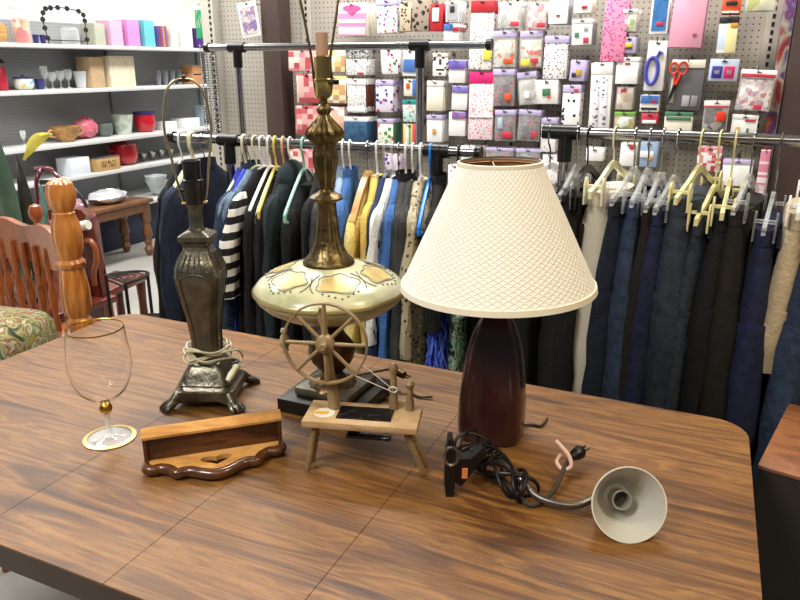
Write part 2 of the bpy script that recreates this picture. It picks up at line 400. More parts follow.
# fourth shelf
t = st('casserole', 112, 139, 149, 168, z4, mat('redenamel', 'b5182a', .2), 'red casserole with a domed red lid on the fourth shelf', 'pot', 'pot', lid=MC['redenamel'], handle=2)
st('open_carton', 88, 118, 160, 173, z4, mat('kraft2', 'b99763', .7, var=.08), 'long tan open carton with printed side on the fourth shelf', 'box', 'box', X=-4.9, lid=mat('silverware', '9a9a96', .25, .8, bump=1, bs=50))
p, r, h = sprof(88, 118, 160, 173, z4, -4.9)
obj('printed_marks', box(BM(), .0805, .082, -r*.6, r*.6, h*.3, h*.75), pat('carton_marks', 'blocks', '', ['5a3a22', 'b99763', 'b99763', '6e4a2c'], (1, 160, 70)), [o for o in COL.objects if o.name == 'open_carton'][0])
st('white_carton', 63, 87, 160, 177, z4, mat('labelbox', 'dfe4ec', .5), 'white and blue carton left of the tan open carton', 'box', 'box', X=-4.9)
for i in range(4):
    st('metal_dish', 140+i*9, 148+i*9, 158-i, 166-i, z4, mat('silverplate', 'a3a29a', .25, .9), ['leftmost', 'second', 'third', 'rightmost'][i]+' of the small silver dishes right of the casserole', 'dish', 'bowl', 'small silver dishes on the fourth shelf')
# base shelf
for i, (a, b, c, d) in enumerate(((146, 168, 180, 189), (147, 169, 187, 197), (150, 172, 194, 203))):
    st('glass_bowl', a, b, c, d, .36+(2-i)*.05, clear('bowlglass', 'c9ced0', .45), ['top', 'middle', 'bottom'][i]+' bowl of the stacked clear glass bowls on the base shelf', 'bowl', 'bowl', 'stacked clear glass bowls', X=-4.75)
def wrapped(px, py, z, sx, sy, sz, m, label, X=-4.7, name='wrapped_bundle', cat='bundle', at=None):
    p = at or shelf_pt(px, py, z, X); t = thing(name, label, cat, p)
    b = BM(); sphere(b, (0, 0, sz*.9), 1, sx, sy, sz, 20)
    for v in b.verts:
        v.co += Vector([random.uniform(-1, 1)*.12*s for s in (sx, sy, sz)]); v.co.z = max(0, v.co.z)
    obj('wrap', b, m, t, ang=15)
    b = BM(); sphere(b, (0, 0, sz*.8), 1, sx*.8, sy*.8, sz*.6, 12)
    obj('contents', b, mat('bundle_contents', '8d8f96', .5, var=.4, vs=20), t)
    return t
wrapped(84, 205, .36, .14, .2, .05, pat('clearwrapblue', 'noise', '', ['d8dde0', '7080a8', 'e9edee'], (12, 12, 12), .5, .15), 'bundle in shiny clear and blue wrap on the base shelf')
wrapped(112, 200, .36, .12, .16, .04, mat('silverwrap', 'c4c8cb', .15, .4, var=.2), 'bundle in silver wrap beside the glass bowls')
# peg strings / chains
t = thing('bead_chains', 'silver bead chains hanging in long strands beside the beige upright', 'chain')
t['kind'] = 'stuff'
b = BM()
for i in range(7):
    c = atY(200+i*2.3, 45, 3.50)
    n = 34
    for k in range(n):
        sphere(b, (c.x, c.y+.03*(i % 2), 1.60-k*.0145), .0062, seg=6)
obj('bead_strands', b, M_chrome, t)

# ------------------------------------------------------------------ pegboard gondola behind the racks
PY = 3.6
gon = thing('pegboard_display', 'beige pegboard display wall filled with hanging craft packs', 'display', (-2.95, PY, 0))
def gp(name, m, x0, x1, y0, y1, z0, z1, bev=.002): return obj(name, box(BM(), x0+2.95, x1+2.95, y0, y1, z0, z1, bev), m, gon)
for x0, x1 in ((-2.80, -2.22), (-2.19, -1.04), (-1.01, .07)):
    gp('back_panel', M_peg, x0, x1, 0, .02, .1, 2.3, 0)
for x in (-2.205, -1.025, .085):
    u = gp('upright', M_upr, x-.03, x+.03, -.012, .03, 0, 2.3)
    b = BM()
    for k in range(56): box(b, x-.006+2.95, x+.006+2.95, -.0135, -.0115, .5+k*.032, .518+k*.032)
    obj('slot_row', b, M_blkm, u, smooth=False)
u = gp('end_panel', M_upr, -2.885, -2.80, -.05, .04, 0, 2.3)
b = BM()
for k in range(56): box(b, .122, .134, -.052, -.0495, .5+k*.032, .518+k*.032)
obj('slot_row', b, M_blkm, u, smooth=False)
gp('base_deck', M_upr, -2.80, .09, -.45, 0, 0, .14)
def column(x0, x1, y0, y1, label):
    o = struct('trim_1' if x0 < 0 else 'trim_2', box(BM(), x0, x1, y0, y1, 0, 3.2, .008), M_colbrown); o['label'] = label
column(-2.385, -2.27, 3.42, 3.54, 'dark brown laminate column')
column(.16, .55, 3.42, 3.6, 'dark brown laminate column at the right')
b = BM(); box(b, .115, .155, 3.5, 3.6, .1, 2.3)
tag(obj('patterned_strip', b, pat('rainbowstrip', 'noise', '', ['2f5fa0', 'c03a3a', 'd9d4c0', '6a3f8a', 'c86a3a'], (9, 9, 7), .8)), 'narrow multicoloured strip between the pegboard and the right brown column', 'strip')

# --- packs
WH = 'f1eff0'
def PT(n, *a, **k): return pat('pt_'+n, *a, **k)
flor = PT('floral', 'dots', WH, ['d6304a', '2a2a2a', 'd84a70', '4a9a50', 'e0c832'], (95, 95, 95), .33)
florp = PT('floralpink', 'dots', 'f6e6ec', ['d6306a', 'e06a90', '8fc04a', 'e8487a', 'e08a40'], (105, 105, 105), .36)
pinkd = PT('pinkdense', 'dots', 'e58fb4', ['c03a78', 'b0306a', 'e04a5a'], (85, 85, 85), .38)
purp = PT('purplerose', 'dots', 'e9def0', ['4a3a90', '6a4aa0', '35307a', 'c04a50'], (38, 38, 38), .33)
balloon = PT('balloons', 'dots', WH, ['c8963c', '7a9a70', 'a04a90', 'd0405a', '5a6ab0'], (48, 48, 48), .33)
leafs = PT('leaves', 'dots', WH, ['3f7a4a', 'a03a50', '5a3a3a', 'd04a80', 'd84a30'], (42, 42, 42), .33)
roses = PT('roses', 'dots', 'eef0e4', ['6aa84a', 'd8694a', 'e09a50', '4f8f4a'], (40, 40, 40), .42)
bwt = PT('bwtext', 'dots', 'e6e6e4', ['222222', '3a3a3a'], (150, 150, 90), .3)
bwl = PT('bwlace', 'noise', '', ['111111', '333333', 'e8e8e8', '1a1a1a', 'eeeeee'], (60, 60, 60), 1)
bars = PT('bars', 'blocks', '', ['2a2a2a', 'f2f0ec', 'f2f0ec', 'f2f0ec'], (70, 1, 110))
blkfig = PT('blackfigures', 'dots', WH, ['1a1a1a', '333333', '2a2a2a', 'c04040'], (85, 85, 85), .3)
bfly = PT('butterflies', 'dots', WH, ['111111', '222222'], (36, 36, 36), .26)
bwrow = PT('rowfigures', 'dots', 'eceaf4', ['4a4a68', '6a6a80'], (45, 45, 80), .36)
swr = PT('swatchred', 'blocks', '', ['bc5a5c', 'd8a8a4', 'e6cfc4', 'b04c50', 'd08088', 'dcb0a8'], (30, 1, 36))
swy = PT('swatchyellow', 'blocks', '', ['ddd08c', 'e6dfc0', 'd8bc80', 'eae4d0', 'c89a70', 'ded6aa'], (28, 1, 38))
swp = PT('swatchpeach', 'blocks', '', ['eab8a0', 'f0d0c4', 'd8a898', 'f2e4dc'], (24, 1, 30))
heart = PT('pinklines', 'blocks', '', ['f0a8cc', 'f8dcea', 'ee8abc', 'fbeef4'], (3, 1, 110))
multi = PT('multi', 'dots', WH, ['c84a4a', 'e0b040', '5080b0', '50a070'], (60, 60, 60), .35)
teal = PT('teal', 'dots', 'd4ece8', ['d05070', '30a090', 'e0a040', '309090'], (70, 70, 70), .36)
strp = PT('stripes', 'blocks', '', ['c84a5a', 'e8e0c8', '4a80b0', 'e8b060', '60a880'], (90, 1, 1))
navy = PT('navyfelt', 'noise', '', ['22405e', '2e5274', '3c6484'], (50, 50, 50))
dflor = PT('darkflorals', 'dots', 'a09080', ['1a1214', '30202a', '282020'], (34, 34, 34), .36)
brfig = PT('brownfigures', 'dots', 'c9b59a', ['3a2418', '2e1c14'], (62, 62, 62), .34)
junk = PT('beadmix', 'cells', '', ['ececea', 'c8707a', 'd8d8d4', 'f0f0ee', 'b8a8c0', 'e0c8c8'], (60, 60, 60))
junkd = PT('darkcharms', 'cells', '', ['4a4a50', '6e6e72', '88888a', '5a5658', 'c04040', '77757a'], (85, 85, 85))
junkg = PT('greencharms', 'cells', '', ['dcdccc', 'b8c8a0', 'e4e0d4', 'c8c6b8', 'd8604a', 'e8e8e0'], (50, 50, 50))
junkc = PT('clearcharms', 'cells', '', ['c4c2be', 'd2d0cc', 'aeb0a8', 'd8d6d2'], (40, 40, 40))
junkp = PT('pinkbloom', 'cells', '', ['e8b8bc', 'f0d8d8', 'd88a92', 'efe6e4'], (50, 50, 50))
bluep = PT('bluesleeve', 'noise', '', ['2f6aa8', '3f7fc0', '2a5a98'], (20, 20, 20))
plainw = mat('card_white', 'f3f2f0', .45); cream = mat('card_cream', 'ece6d4', .5); lav = mat('card_lavender', 'c3b8dc', .4)
red = mat('card_red', 'b52a34', .4); crim = mat('card_crimson', 'c23a4e', .4); grn = mat('card_green', '4f7f62', .45); gry = mat('card_grey', 'a9a9ac', .5)
vio = mat('card_violet', '5a4796', .4); blu = mat('card_blue', '4a72b8', .4); magn = mat('card_magenta', 'd02a72', .4); tealc = mat('card_teal', '30a09a', .4)
blkc = mat('card_black', '2a2a2e', .5); yel = mat('card_yellow', 'e2d24a', .4); org = mat('card_orange', 'd9572e', .4); purpc = mat('card_purple', '8a7cc0', .4)
pnk = mat('card_pink', 'eba7c0', .35, var=.05, vs=6); kr = mat('card_kraft', 'b89a78', .6)
hookm = M_dchrome
def SL(s):
    w = s.split()
    return ' '.join(w[:12]).rstrip(',')
def pack(x0, y0, x1, y1, kind, m, label, n=2, hdr=None, side=None, spots=(), tilt=0, cat='craft pack', name='craft_pack', Y=3.40, thick=.004):
    """a stack of n packs hanging on one hook; the front one seen at x0..x1, y0..y1"""
    cx, cy = (x0+x1)/2, (y0+y1)/2; c = atY(cx, cy, Y)
    w = (atY(x1, cy, Y)-atY(x0, cy, Y)).x; h = atY(cx, y0, Y).z-atY(cx, y1, Y).z
    front = None
    for k in range(n+(2 if n > 1 else 0)):
        if k == 0:
            t = thing(name, label, cat, c); t.rotation_euler = (R(random.uniform(-2, 2)), R(tilt+random.uniform(-1.5, 1.5)), R(random.uniform(-4, 4)))
            hh = h*(.17 if hdr else 0)
            if kind == 'sheet':
                obj('card', box(BM(), -w/2, w/2, -thick/2, thick/2, -h/2, h/2-hh, .001), m, t)
            elif kind == 'frame':
                obj('card', box(BM(), -w/2, w/2, -thick/2, thick/2, -h/2, h/2-hh, .001), plainw, t)
                obj('print', box(BM(), -w*.4, w*.4, -thick/2-.002, -thick/2, -h*.42, h*.36-hh), m, t)
            elif kind == 'bag':
                b = BM(); 
                ny, nx = 6, 6; rs = []
                for i in range(ny+1):
                    z = -h/2+(h-hh)*i/ny; bul = math.sin(PI*i/ny)
                    row = []
                    for q in range(nx+1):
                        row.append((-w/2+w*q/nx, -.003-.011*bul**.6*math.sin(PI*q/nx)**.6+random.uniform(-.0015, .0015), z))
                    for q in range(nx, -1, -1): row.append((-w/2+w*q/nx, .003, z))
                    rs.append(row)
                obj('bag', rings(b, rs), M_film, t)
                b = BM(); rs = []
                for i in range(7):
                    z = -h*.47+(h*.9-hh)*i/6; bul = math.sin(PI*i/6)
                    row = [(-w*.44+w*.88*q/6, .001-.007*bul*math.sin(PI*q/6)+random.uniform(-.001, .001), z) for q in range(7)]+[(-w*.44+w*.88*q/6, .002, z) for q in range(6, -1, -1)]
                    rs.append(row)
                obj('contents', rings(b, rs), m, t)
            elif kind == 'block':
                obj('card', box(BM(), -w/2, w/2, -.012, .012, -h/2, h/2-hh, .003), m, t)
            if hdr: obj('header_card', box(BM(), -w*.51, w*.51, -.004, .004, h/2-hh, h/2, .0008), hdr, t)
            obj('hang_slot', box(BM(), -.009, .009, -.0056, .0056, h/2-.011, h/2-.007), M_blkm, t)
            for (u, v, uw, vh, sm) in spots:   # printed or blistered items: centre and size as fractions
                b = BM(); box(b, (u-uw/2)*w, (u+uw/2)*w, -.0165 if kind in ('bag', 'block') else -.0042-thick/2, -.0125 if kind in ('bag', 'block') else -.001, (v-vh/2)*h, (v+vh/2)*h, .001)
                obj('printed_label', b, sm, t)
            front = t
        else:
            t = dup(front, (c.x, c.y+k*.024, c.z), rot=(R(random.uniform(-3, 2)), R(tilt+random.uniform(-2, 2)), R(random.uniform(-5, 5))))
            t['label'] = 'pack behind the '+SL(label)
            t['group'] = 'packs behind the '+SL(label)
            for ch in list(t.children):
                if side and ch.name.startswith(('card', 'contents')) and not ch.name.startswith('card_'):
                    ch.data = ch.data.copy(); ch.data.materials[0] = side
    zt = c.z+h/2-.006
    b = BM(); tube(b, [(0, 0, 0), (0, -(PY-Y)-.03, 0), (0, -(PY-Y)-.042, .006), (0, -(PY-Y)-.046, .02)], .0022, 6)
    hk = thing('peg_hook', 'peg hook of the '+SL(label), 'hook', (c.x, PY, zt))
    obj('wire', b, hookm, hk)
    obj('back_plate', box(BM(), -.008, .008, -.004, 0, -.006, .02, .001), hookm, hk)
    return front
def fill(k, m, *a): pass
P = pack
P(240, 2, 258, 37, 'frame', PT('violetprint', 'noise', '', ['8a7aa8', 'd8c8b8', '6a5a98', 'c8a890'], (24, 24, 24)), 'single violet and tan picture pack on the left grey board', 1, tilt=-6)
P(289, 49, 316, 71, 'sheet', swr, 'red, pink and white swatch pack, topmost of the left swatch column', 3)
P(318, 46, 345, 72, 'sheet', swy, 'cream and yellow swatch pack right of the topmost red swatch pack', 3)
P(297, 74, 318, 103, 'sheet', swr, 'pink and red patchwork pack behind the brass socket, second row', 3)
P(321, 76, 346, 103, 'sheet', swy, 'yellow patchwork pack right of the brass lamp socket', 3)
P(296, 106, 318, 134, 'sheet', swr, 'deep red patchwork pack left of the brass urn neck, third row', 3)
P(321, 107, 345, 136, 'sheet', swp, 'pale peach swatch pack right of the brass lamp neck', 3)
P(289, 150, 320, 172, 'sheet', swr, 'patchwork pack just below the clothes rail, left of the brass lamp', 2)
t = P(339, 3, 365, 36, 'sheet', heart, 'large pink and white pack with a pink heart flap', 4, side=cream)
b = BM(); prism(b, [(-.052, .055), (-.03, .066), (0, .058), (.03, .066), (.052, .055), (0, .022)], -.003, 'y', -.0025)
obj('heart_flap', b, mat('heartpink', 'e0609a', .4), t)
P(377, 0, 397, 33, 'sheet', balloon, 'lollipop and balloon sticker sheet right of the pink heart pack', 3, hdr=lav)
P(400, 2, 411, 31, 'sheet', brfig, 'narrow tan sheet of dark brown figures above the chrome rail', 2)
P(412, 0, 429, 31, 'sheet', dflor, 'tan sheet with black flower shapes above the rail connector', 2)
P(430, 4, 443, 31, 'sheet', red, 'red card with a white window panel', 2, spots=((-.05, .1, .5, .5, plainw),))
P(446, 1, 459, 22, 'frame', gry, 'grey framed print pack in the top row', 3, spots=((0, .1, .35, .3, blkc),))
P(444, 24, 459, 41, 'sheet', plainw, 'white pack with blue and red band above the rail', 3, spots=((-.2, .32, .6, .36, blu), (.3, .2, .38, .24, red)))
P(346, 50, 366, 58, 'sheet', bwl, 'black and white lace trim pack just under the rail', 2)
P(346, 59, 367, 75, 'sheet', bwt, 'white sheet of small black rows under the lace trim', 3, spots=((.2, -.4, .3, .12, red),))
P(381, 49, 398, 74, 'sheet', leafs, 'sheet of green and wine leaf stickers under the rail', 3)
P(403, 50, 417, 76, 'sheet', plainw, 'white and blue pack left of the chrome rack post', 2, spots=((0, -.1, .9, .5, blu),))
P(433, 53, 446, 76, 'sheet', bars, 'white sheet with stacked black bars right of the chrome post', 2, hdr=cream)
P(449, 60, 465, 83, 'sheet', plainw, 'white pack with a blue and violet top, below the rail', 3, spots=((0, .3, .98, .38, PT('bluviolet', 'noise', '', ['4a6ac0', '8a5ab8', '6a9ad8'], (20, 20, 20))),))
P(347, 79, 366, 113, 'sheet', bwt, 'tall black and white lettered stencil sheet in the middle row', 3, hdr=plainw, side=mat('card_brown', '6a3a2c', .5), spots=((0, -.4, .98, .14, plainw),))
P(376, 80, 393, 112, 'sheet', purp, 'sheet of dark violet rose stickers in the middle row', 4, hdr=lav)
P(345, 117, 368, 143, 'block', navy, 'dark blue felt sheet pack just above the hanger rail', 3, hdr=plainw)
P(378, 119, 393, 144, 'sheet', roses, 'orange and green rose sticker sheet above the hanger rail', 3, hdr=lav, side=grn)
P(404, 79, 416, 96, 'sheet', cream, 'small blue edged card with orange print beside the post', 2, spots=((.36, 0, .28, .98, blu), (-.15, .1, .3, .3, org)))
P(403, 100, 416, 122, 'sheet', teal, 'teal headed sheet of round stickers beside the chrome post', 2, hdr=tealc)
P(403, 124, 416, 146, 'sheet', strp, 'vertically striped sheet below the teal headed one', 2)
P(427, 81, 443, 111, 'sheet', cream, 'blank cream pack with white header right of the chrome post', 4, hdr=plainw)
P(427, 115, 442, 142, 'sheet', plainw, 'white pack with one small orange flower, low beside the post', 3, hdr=lav, spots=((0, -.1, .25, .2, mat('orangeflower', 'd89a50', .5)),))
P(452, 86, 467, 110, 'sheet', plainw, 'white pack with magenta corner, second below the rail end', 3, spots=((0, .36, .98, .26, PT('magblue', 'noise', '', ['b04a90', '6a7ac8', 'd86a8a'], (20, 20, 20))),), tilt=2)
P(449, 112, 465, 136, 'sheet', plainw, 'white pack with magenta corner, lowest below the rail end', 3, spots=((.1, .36, .8, .26, MC['pt_magblue']),))
P(470, 1, 493, 70, 'sheet', flor, 'tall sheet of red and black garden stickers behind the rail end', 3, hdr=red, spots=((.3, -.28, .32, .16, yel),))
P(469, 72, 493, 140, 'sheet', florp, 'tall sheet of pink flower stickers with a magenta header', 3, hdr=magn, spots=((0, -.16, .95, .02, plainw),))
P(498, 2, 522, 29, 'bag', junkc, 'clear bag of grey white pieces with a red corner, top row', 2, hdr=plainw, spots=((.25, -.32, .35, .16, crim),))
P(527, 2, 547, 30, 'bag', junkp, 'clear bag of pink blossoms in the top row', 2, spots=((.25, -.33, .4, .16, crim),))
P(549, -4, 568, 24, 'sheet', plainw, 'plain white card with one red mark in the top row', 3, side=gry, spots=((0, -.2, .2, .06, red),))
P(493, 31, 516, 68, 'bag', junkg, 'lavender headed bag of green and white pieces, left of a pair', 2, hdr=lav, spots=((.2, -.32, .4, .14, org),))
P(520, 31, 542, 68, 'bag', junkg, 'lavender headed bag with a yellow corner, right of a pair', 2, hdr=lav, spots=((-.2, -.36, .4, .16, yel), (.2, -.3, .35, .12, crim)))
P(544, 36, 567, 79, 'sheet', blkfig, 'white sheet crowded with small black figures, lavender header', 2, hdr=lav)
P(493, 69, 514, 106, 'bag', junkd, 'lavender headed bag of dark charms with an orange label', 2, hdr=lav, spots=((.25, -.25, .3, .2, org),))
P(518, 72, 537, 105, 'bag', junkc, 'clear bag of pale charms with a slanting lavender header', 2, hdr=lav, spots=((0, -.2, .25, .2, plainw),), tilt=-5)
P(535, 80, 558, 104, 'sheet', plainw, 'white pack with a small green plant picture', 2, spots=((0, .0, .35, .3, grn), (.12, -.2, .14, .1, org)))
P(495, 110, 515, 141, 'bag', junkd, 'bag of blue and silver charms above the rail, left of two', 2, hdr=lav, spots=((-.2, .08, .25, .35, mat('paleblue', 'b8c8e0', .4)), (.15, -.3, .5, .2, crim)))
P(518, 110, 540, 141, 'bag', junkd, 'bag of grey rings above the rail, right of two', 2, hdr=lav, spots=((.3, -.28, .25, .2, crim),), tilt=2)
P(541, 118, 556, 152, 'sheet', PT('dottedgrid', 'dots', WH, ['3a3a3a', 'c05a4a'], (95, 95, 95), .25), 'white sheet of tiny dots beside the black rail connector', 2, hdr=lav)
P(574, -6, 592, 13, 'sheet', plainw, 'white card with an orange red mark at the top edge', 3, side=cream, spots=((.1, -.2, .3, .14, red),))
P(572, 19, 592, 45, 'sheet', plainw, 'white pack with green, grey and red dots', 4, hdr=plainw, side=gry, spots=((-.25, -.1, .22, .18, grn), (.2, .12, .2, .14, gry), (.22, -.32, .26, .2, crim)))
P(603, -4, 627, 62, 'sheet', pinkd, 'long pink sheet densely covered with darker pink stickers', 2)
P(570, 60, 585, 81, 'sheet', lav, 'small lavender card with a black and yellow bee charm', 3, spots=((.1, -.1, .35, .3, mat('mustard', 'c09a40', .4)), (-.2, -.22, .3, .2, blkc)), tilt=3)
P(562, 85, 580, 129, 'sheet', bfly, 'white sheet of black butterflies with a lavender header', 2, hdr=lav, spots=((.25, .37, .25, .07, crim),))
P(590, 63, 611, 130, 'sheet', plainw, 'tall white sheet with two grey violet columns of figures', 2, hdr=plainw, spots=((-.2, -.08, .24, .78, bwrow), (.2, -.08, .24, .78, bwrow)))
P(623, 9, 637, 32, 'bag', PT('lime', 'cells', '', ['a8d070', 'e8f0d0', 'e86a4a', 'f0f0ea'], (45, 45, 45)), 'small bag of lime green pieces with a scalloped white header', 4, hdr=plainw, side=junkp)
P(622, 37, 636, 53, 'sheet', lav, 'small pale lilac card with a yellow and brown oval', 4, side=gry, spots=((0, 0, .5, .25, yel), (0, -.18, .5, .12, mat('browncard', '6a4a30', .5))))
P(616, 57, 638, 84, 'sheet', plainw, 'white bracelet pack with a small red mark, near the blue looped cutter', 4, hdr=plainw, spots=((0, .25, .25, .06, red),))
P(616, 87, 633, 110, 'bag', PT('beige', 'cells', '', ['d8c8b4', 'e8dccc', 'c8b4a0'], (30, 30, 30)), 'small bag of beige pieces with a red tab', 4, spots=((-.1, .35, .3, .16, crim),))
P(614, 112, 634, 131, 'bag', PT('fruit', 'cells', '', ['d8a84a', 'f0f0e0', '8ab04a', 'e8e0d8'], (45, 45, 45)), 'green topped bag of yellow pieces just above the trouser rail', 3, hdr=mat('leafgreen', '7ab04a', .4))
P(651, -6, 669, 34, 'frame', bluep, 'white framed deep blue pack at the top beside the pink folder', 2, spots=((.05, -.25, .4, .1, crim),))
t = P(646, 41, 665, 91, 'sheet', plainw, 'tall white pack holding a blue looped cutter', 3)
b = BM(); tube(b, [(-.012+.024*math.cos(a)+.0, -.008, -.02+.055*math.sin(a)) for a in [2*PI*i/24 for i in range(24)]], .008, 8, closed=True)
obj('blue_loop', b, mat('loopblue', '4a4fb0', .3), t)
b = BM(); tube(b, [(.0, -.008, .03), (.012, -.008, .06), (.026, -.01, .05)], .006, 8); obj('blue_handle', b, MC['loopblue'], t)
P(640, 95, 659, 112, 'sheet', plainw, 'small pack with blue top and black ink row under the looped cutter', 3, spots=((0, .25, .95, .46, blu), (.2, .12, .3, .2, red), (0, -.3, .85, .14, blkc)))
P(641, 113, 658, 124, 'sheet', crim, 'small red and white pack hanging just above the trouser rail', 2, spots=((0, -.3, .8, .3, plainw),))
t = P(672, -10, 705, 48, 'block', pnk, 'large glossy pale pink folder pack', 3, name='folder_pack', cat='folder', spots=((.25, -.27, .12, .05, mat('mauve', 'a05a70', .4)),), tilt=1)
t = P(669, 60, 703, 110, 'sheet', mat('tray_grey', '6a6a6e', .3), 'grey tool set card with red handled scissors', 2, name='scissors_set', cat='tool set', spots=((0, .42, .98, .16, cream), (-.38, -.12, .13, .5, mat('bone', 'b8b4a4', .4)), (.05, -.32, .22, .22, gry), (.3, -.32, .2, .22, mat('steel_grey', '86868a', .3))))
b = BM()
for cx, rr in ((-.055, .016), (-.02, .018)):
    tube(b, [(cx+rr*math.cos(a), -.012, .068+1.4*rr*math.sin(a)) for a in [2*PI*i/18 for i in range(18)]], .0045, 6, closed=True)
tube(b, [(-.05, -.012, .045), (-.045, -.012, .0)], .006, 6); tube(b, [(-.025, -.012, .045), (-.04, -.012, .0)], .006, 6)
obj('scissor_handles', b, mat('scissor_red', 'cf3a22', .3), t)
obj('scissor_blades', tube(tube(BM(), [(-.045, -.012, .0), (-.07, -.012, -.085)], [.006, .001], 6), [(-.04, -.012, 0), (-.064, -.013, -.085)], [.006, .001], 6), M_blk, t)
P(664, 112, 692, 135, 'sheet', cream, 'cream pack with a wide green header above the trouser rail', 3, hdr=grn, spots=((0, .22, .9, .14, grn),))
P(722, -4, 741, 14, 'sheet', org, 'orange and white pack with a dark middle at the top edge', 2, spots=((0, .1, .6, .2, blkc), (0, -.4, .9, .12, plainw)))
P(718, 17, 737, 53, 'sheet', PT('pastelpills', 'blocks', '', ['c8d4e8', 'eef0e4', 'e8e2a8', 'f0e8b8'], (22, 1, 20)), 'black headed pack of pastel blue and yellow tabs', 2, hdr=blkc, spots=((.3, .27, .38, .1, mat('amber', 'e0a030', .4)),))
P(709, 59, 738, 81, 'sheet', mat('bluewhite', 'c8d4ea', .35), 'wide pale blue pack with violet and magenta label squares', 2, spots=((-.22, -.1, .36, .55, mat('indigo', '3f3a9a', .4)), (.2, -.1, .36, .55, magn), (-.22, -.1, .2, .2, plainw), (.2, -.1, .2, .2, plainw)))
P(738, 70, 773, 111, 'bag', junk, 'bulging bag of pale ribbon spools under a crimson striped header', 2, hdr=plainw, spots=((0, .36, .98, .08, crim), (.15, -.4, .25, .12, crim)), tilt=3)
P(703, 101, 728, 131, 'bag', PT('blacktools', 'cells', '', ['3a3638', '6a5a60', '4a4648', 'b8b0b0'], (32, 32, 32)), 'bag of dark tools with a bright orange disc, red striped header', 2, hdr=plainw, spots=((.22, .0, .36, .32, mat('vermilion', 'e0402a', .4)), (0, .32, .98, .06, crim)))
P(731, 115, 757, 139, 'sheet', plainw, 'white pack of small shell charms right above the trouser rail', 2, hdr=plainw, spots=((.2, .28, .4, .08, crim), (-.25, -.1, .15, .22, mat('shell', 'd8b880', .5)), (.15, -.15, .1, .22, grn)))
P(746, -8, 777, 11, 'bag', PT('yellowleaf', 'cells', '', ['d8d49a', 'e8e6c8', 'b8c060', 'ece8d0'], (25, 25, 25)), 'cream and olive leaf bag at the very top right', 2)
# packs under the rails
P(586, 148, 603, 161, 'sheet', plainw, 'white card with a dark hook slot just under the trouser rail', 2)
P(620, 143, 636, 166, 'sheet', plainw, 'white card with red corner under the trouser rail', 2, spots=((.25, .35, .4, .2, crim),))
P(640, 142, 657, 167, 'sheet', mat('paleblue2', '9fb4d4', .4), 'pale blue card with an orange square under the trouser rail', 2, spots=((-.1, 0, .8, .25, plainw), (.1, -.15, .3, .16, mat('amber', 'e0a030', .4))))
P(697, 147, 721, 172, 'sheet', PT('redrows', 'blocks', '', ['c84a5a', 'f0ecec', 'f0ecec', 'd88a90'], (60, 1, 90)), 'pack with crimson rows under the trouser rail', 2)
P(722, 160, 752, 186, 'sheet', plainw, 'white pack with a lavender band half hidden by yellow hangers', 2, hdr=lav)
P(757, 150, 767, 206, 'block', PT('ribbed', 'blocks', '', ['c87a90', 'e8c0c8', 'e8d8dc'], (1, 1, 90)), 'narrow pink ribbed strip pack near the right column', 1)
P(486, 148, 513, 165, 'bag', junkd, 'lavender striped bag half hidden behind the lamp shade top', 2, hdr=lav)
P(516, 149, 540, 168, 'bag', junkd, 'lavender striped bag low beside the black rail connector', 2, hdr=lav)
P(461, 146, 483, 168, 'sheet', plainw, 'white pack between the rail end and the shade', 2)
P(541, 155, 557, 205, 'sheet', PT('dotgrid2', 'dots', WH, ['888888', 'd05a4a'], (75, 75, 75), .25), 'long white dotted sheet below the black rail connector', 2)
P(385, 148, 400, 170, 'sheet', purp, 'violet sheet seen through the hangers below the rail', 2)
P(448, 165, 462, 200, 'sheet', multi, 'multicolour sheet between the rack post and lamp shade', 2)

# ------------------------------------------------------------------ garment racks
def rack(name, label, Y, z, x0, x1, posts, r=.016, short=None, rail=M_chrome):
    t = thing(name, label, 'rack', (x0, Y, 0))
    b = BM(); tube(b, [(0, 0, z), (x1-x0, 0, z)], r, 16); obj('rail', b, rail, t)
    for e, s in ((0, -1), (x1-x0, 1)): obj('end_cap', tube(BM(), [(e-.012*s, 0, z), (e+.008*s, 0, z)], r*1.35, 16), M_blk, t)
    for px in posts:
        u = px-x0
        c = obj('connector', tube(tube(BM(), [(u-.042, 0, z), (u+.042, 0, z)], r*1.35, 16), [(u, 0, z), (u, 0, z-.085)], r*1.3, 16), M_blk, t)
        obj('post', tube(BM(), [(u, 0, z-.06), (u, 0, .09)], r*.95, 14), rail, t)
        obj('foot_bar', box(BM(), u-.02, u+.02, -.25, .25, .06, .09, .006), rail, t)
        for s in (-1, 1):
            q = BM(); tube(q, [(u-.012, s*.23, .03), (u+.012, s*.23, .03)], .03, 16); obj('caster', q, M_blk, t)
    return t
LZ, RZ, RY = 1.24, 1.312, 2.15
rack('clothes_rack', 'chrome clothes rack with black connectors carrying the shirts and jackets', RY, LZ, -1.93, atY(479, 155, RY).x, (atY(229, 140, RY).x, atY(437, 150, RY).x))
rack('clothes_rack', 'taller empty chrome rack rail crossing in front of the craft packs', 2.75, 1.572, atY(207, 46, 2.75).x, atY(490, 46, 2.75).x, (atY(237, 47, 2.75).x, atY(420, 46, 2.75).x))
rack('clothes_rack', 'chrome clothes rack at the right carrying jeans and trousers', RY, RZ, atY(546, 131, RY).x, .62, (atY(566, 133, RY).x, .55))

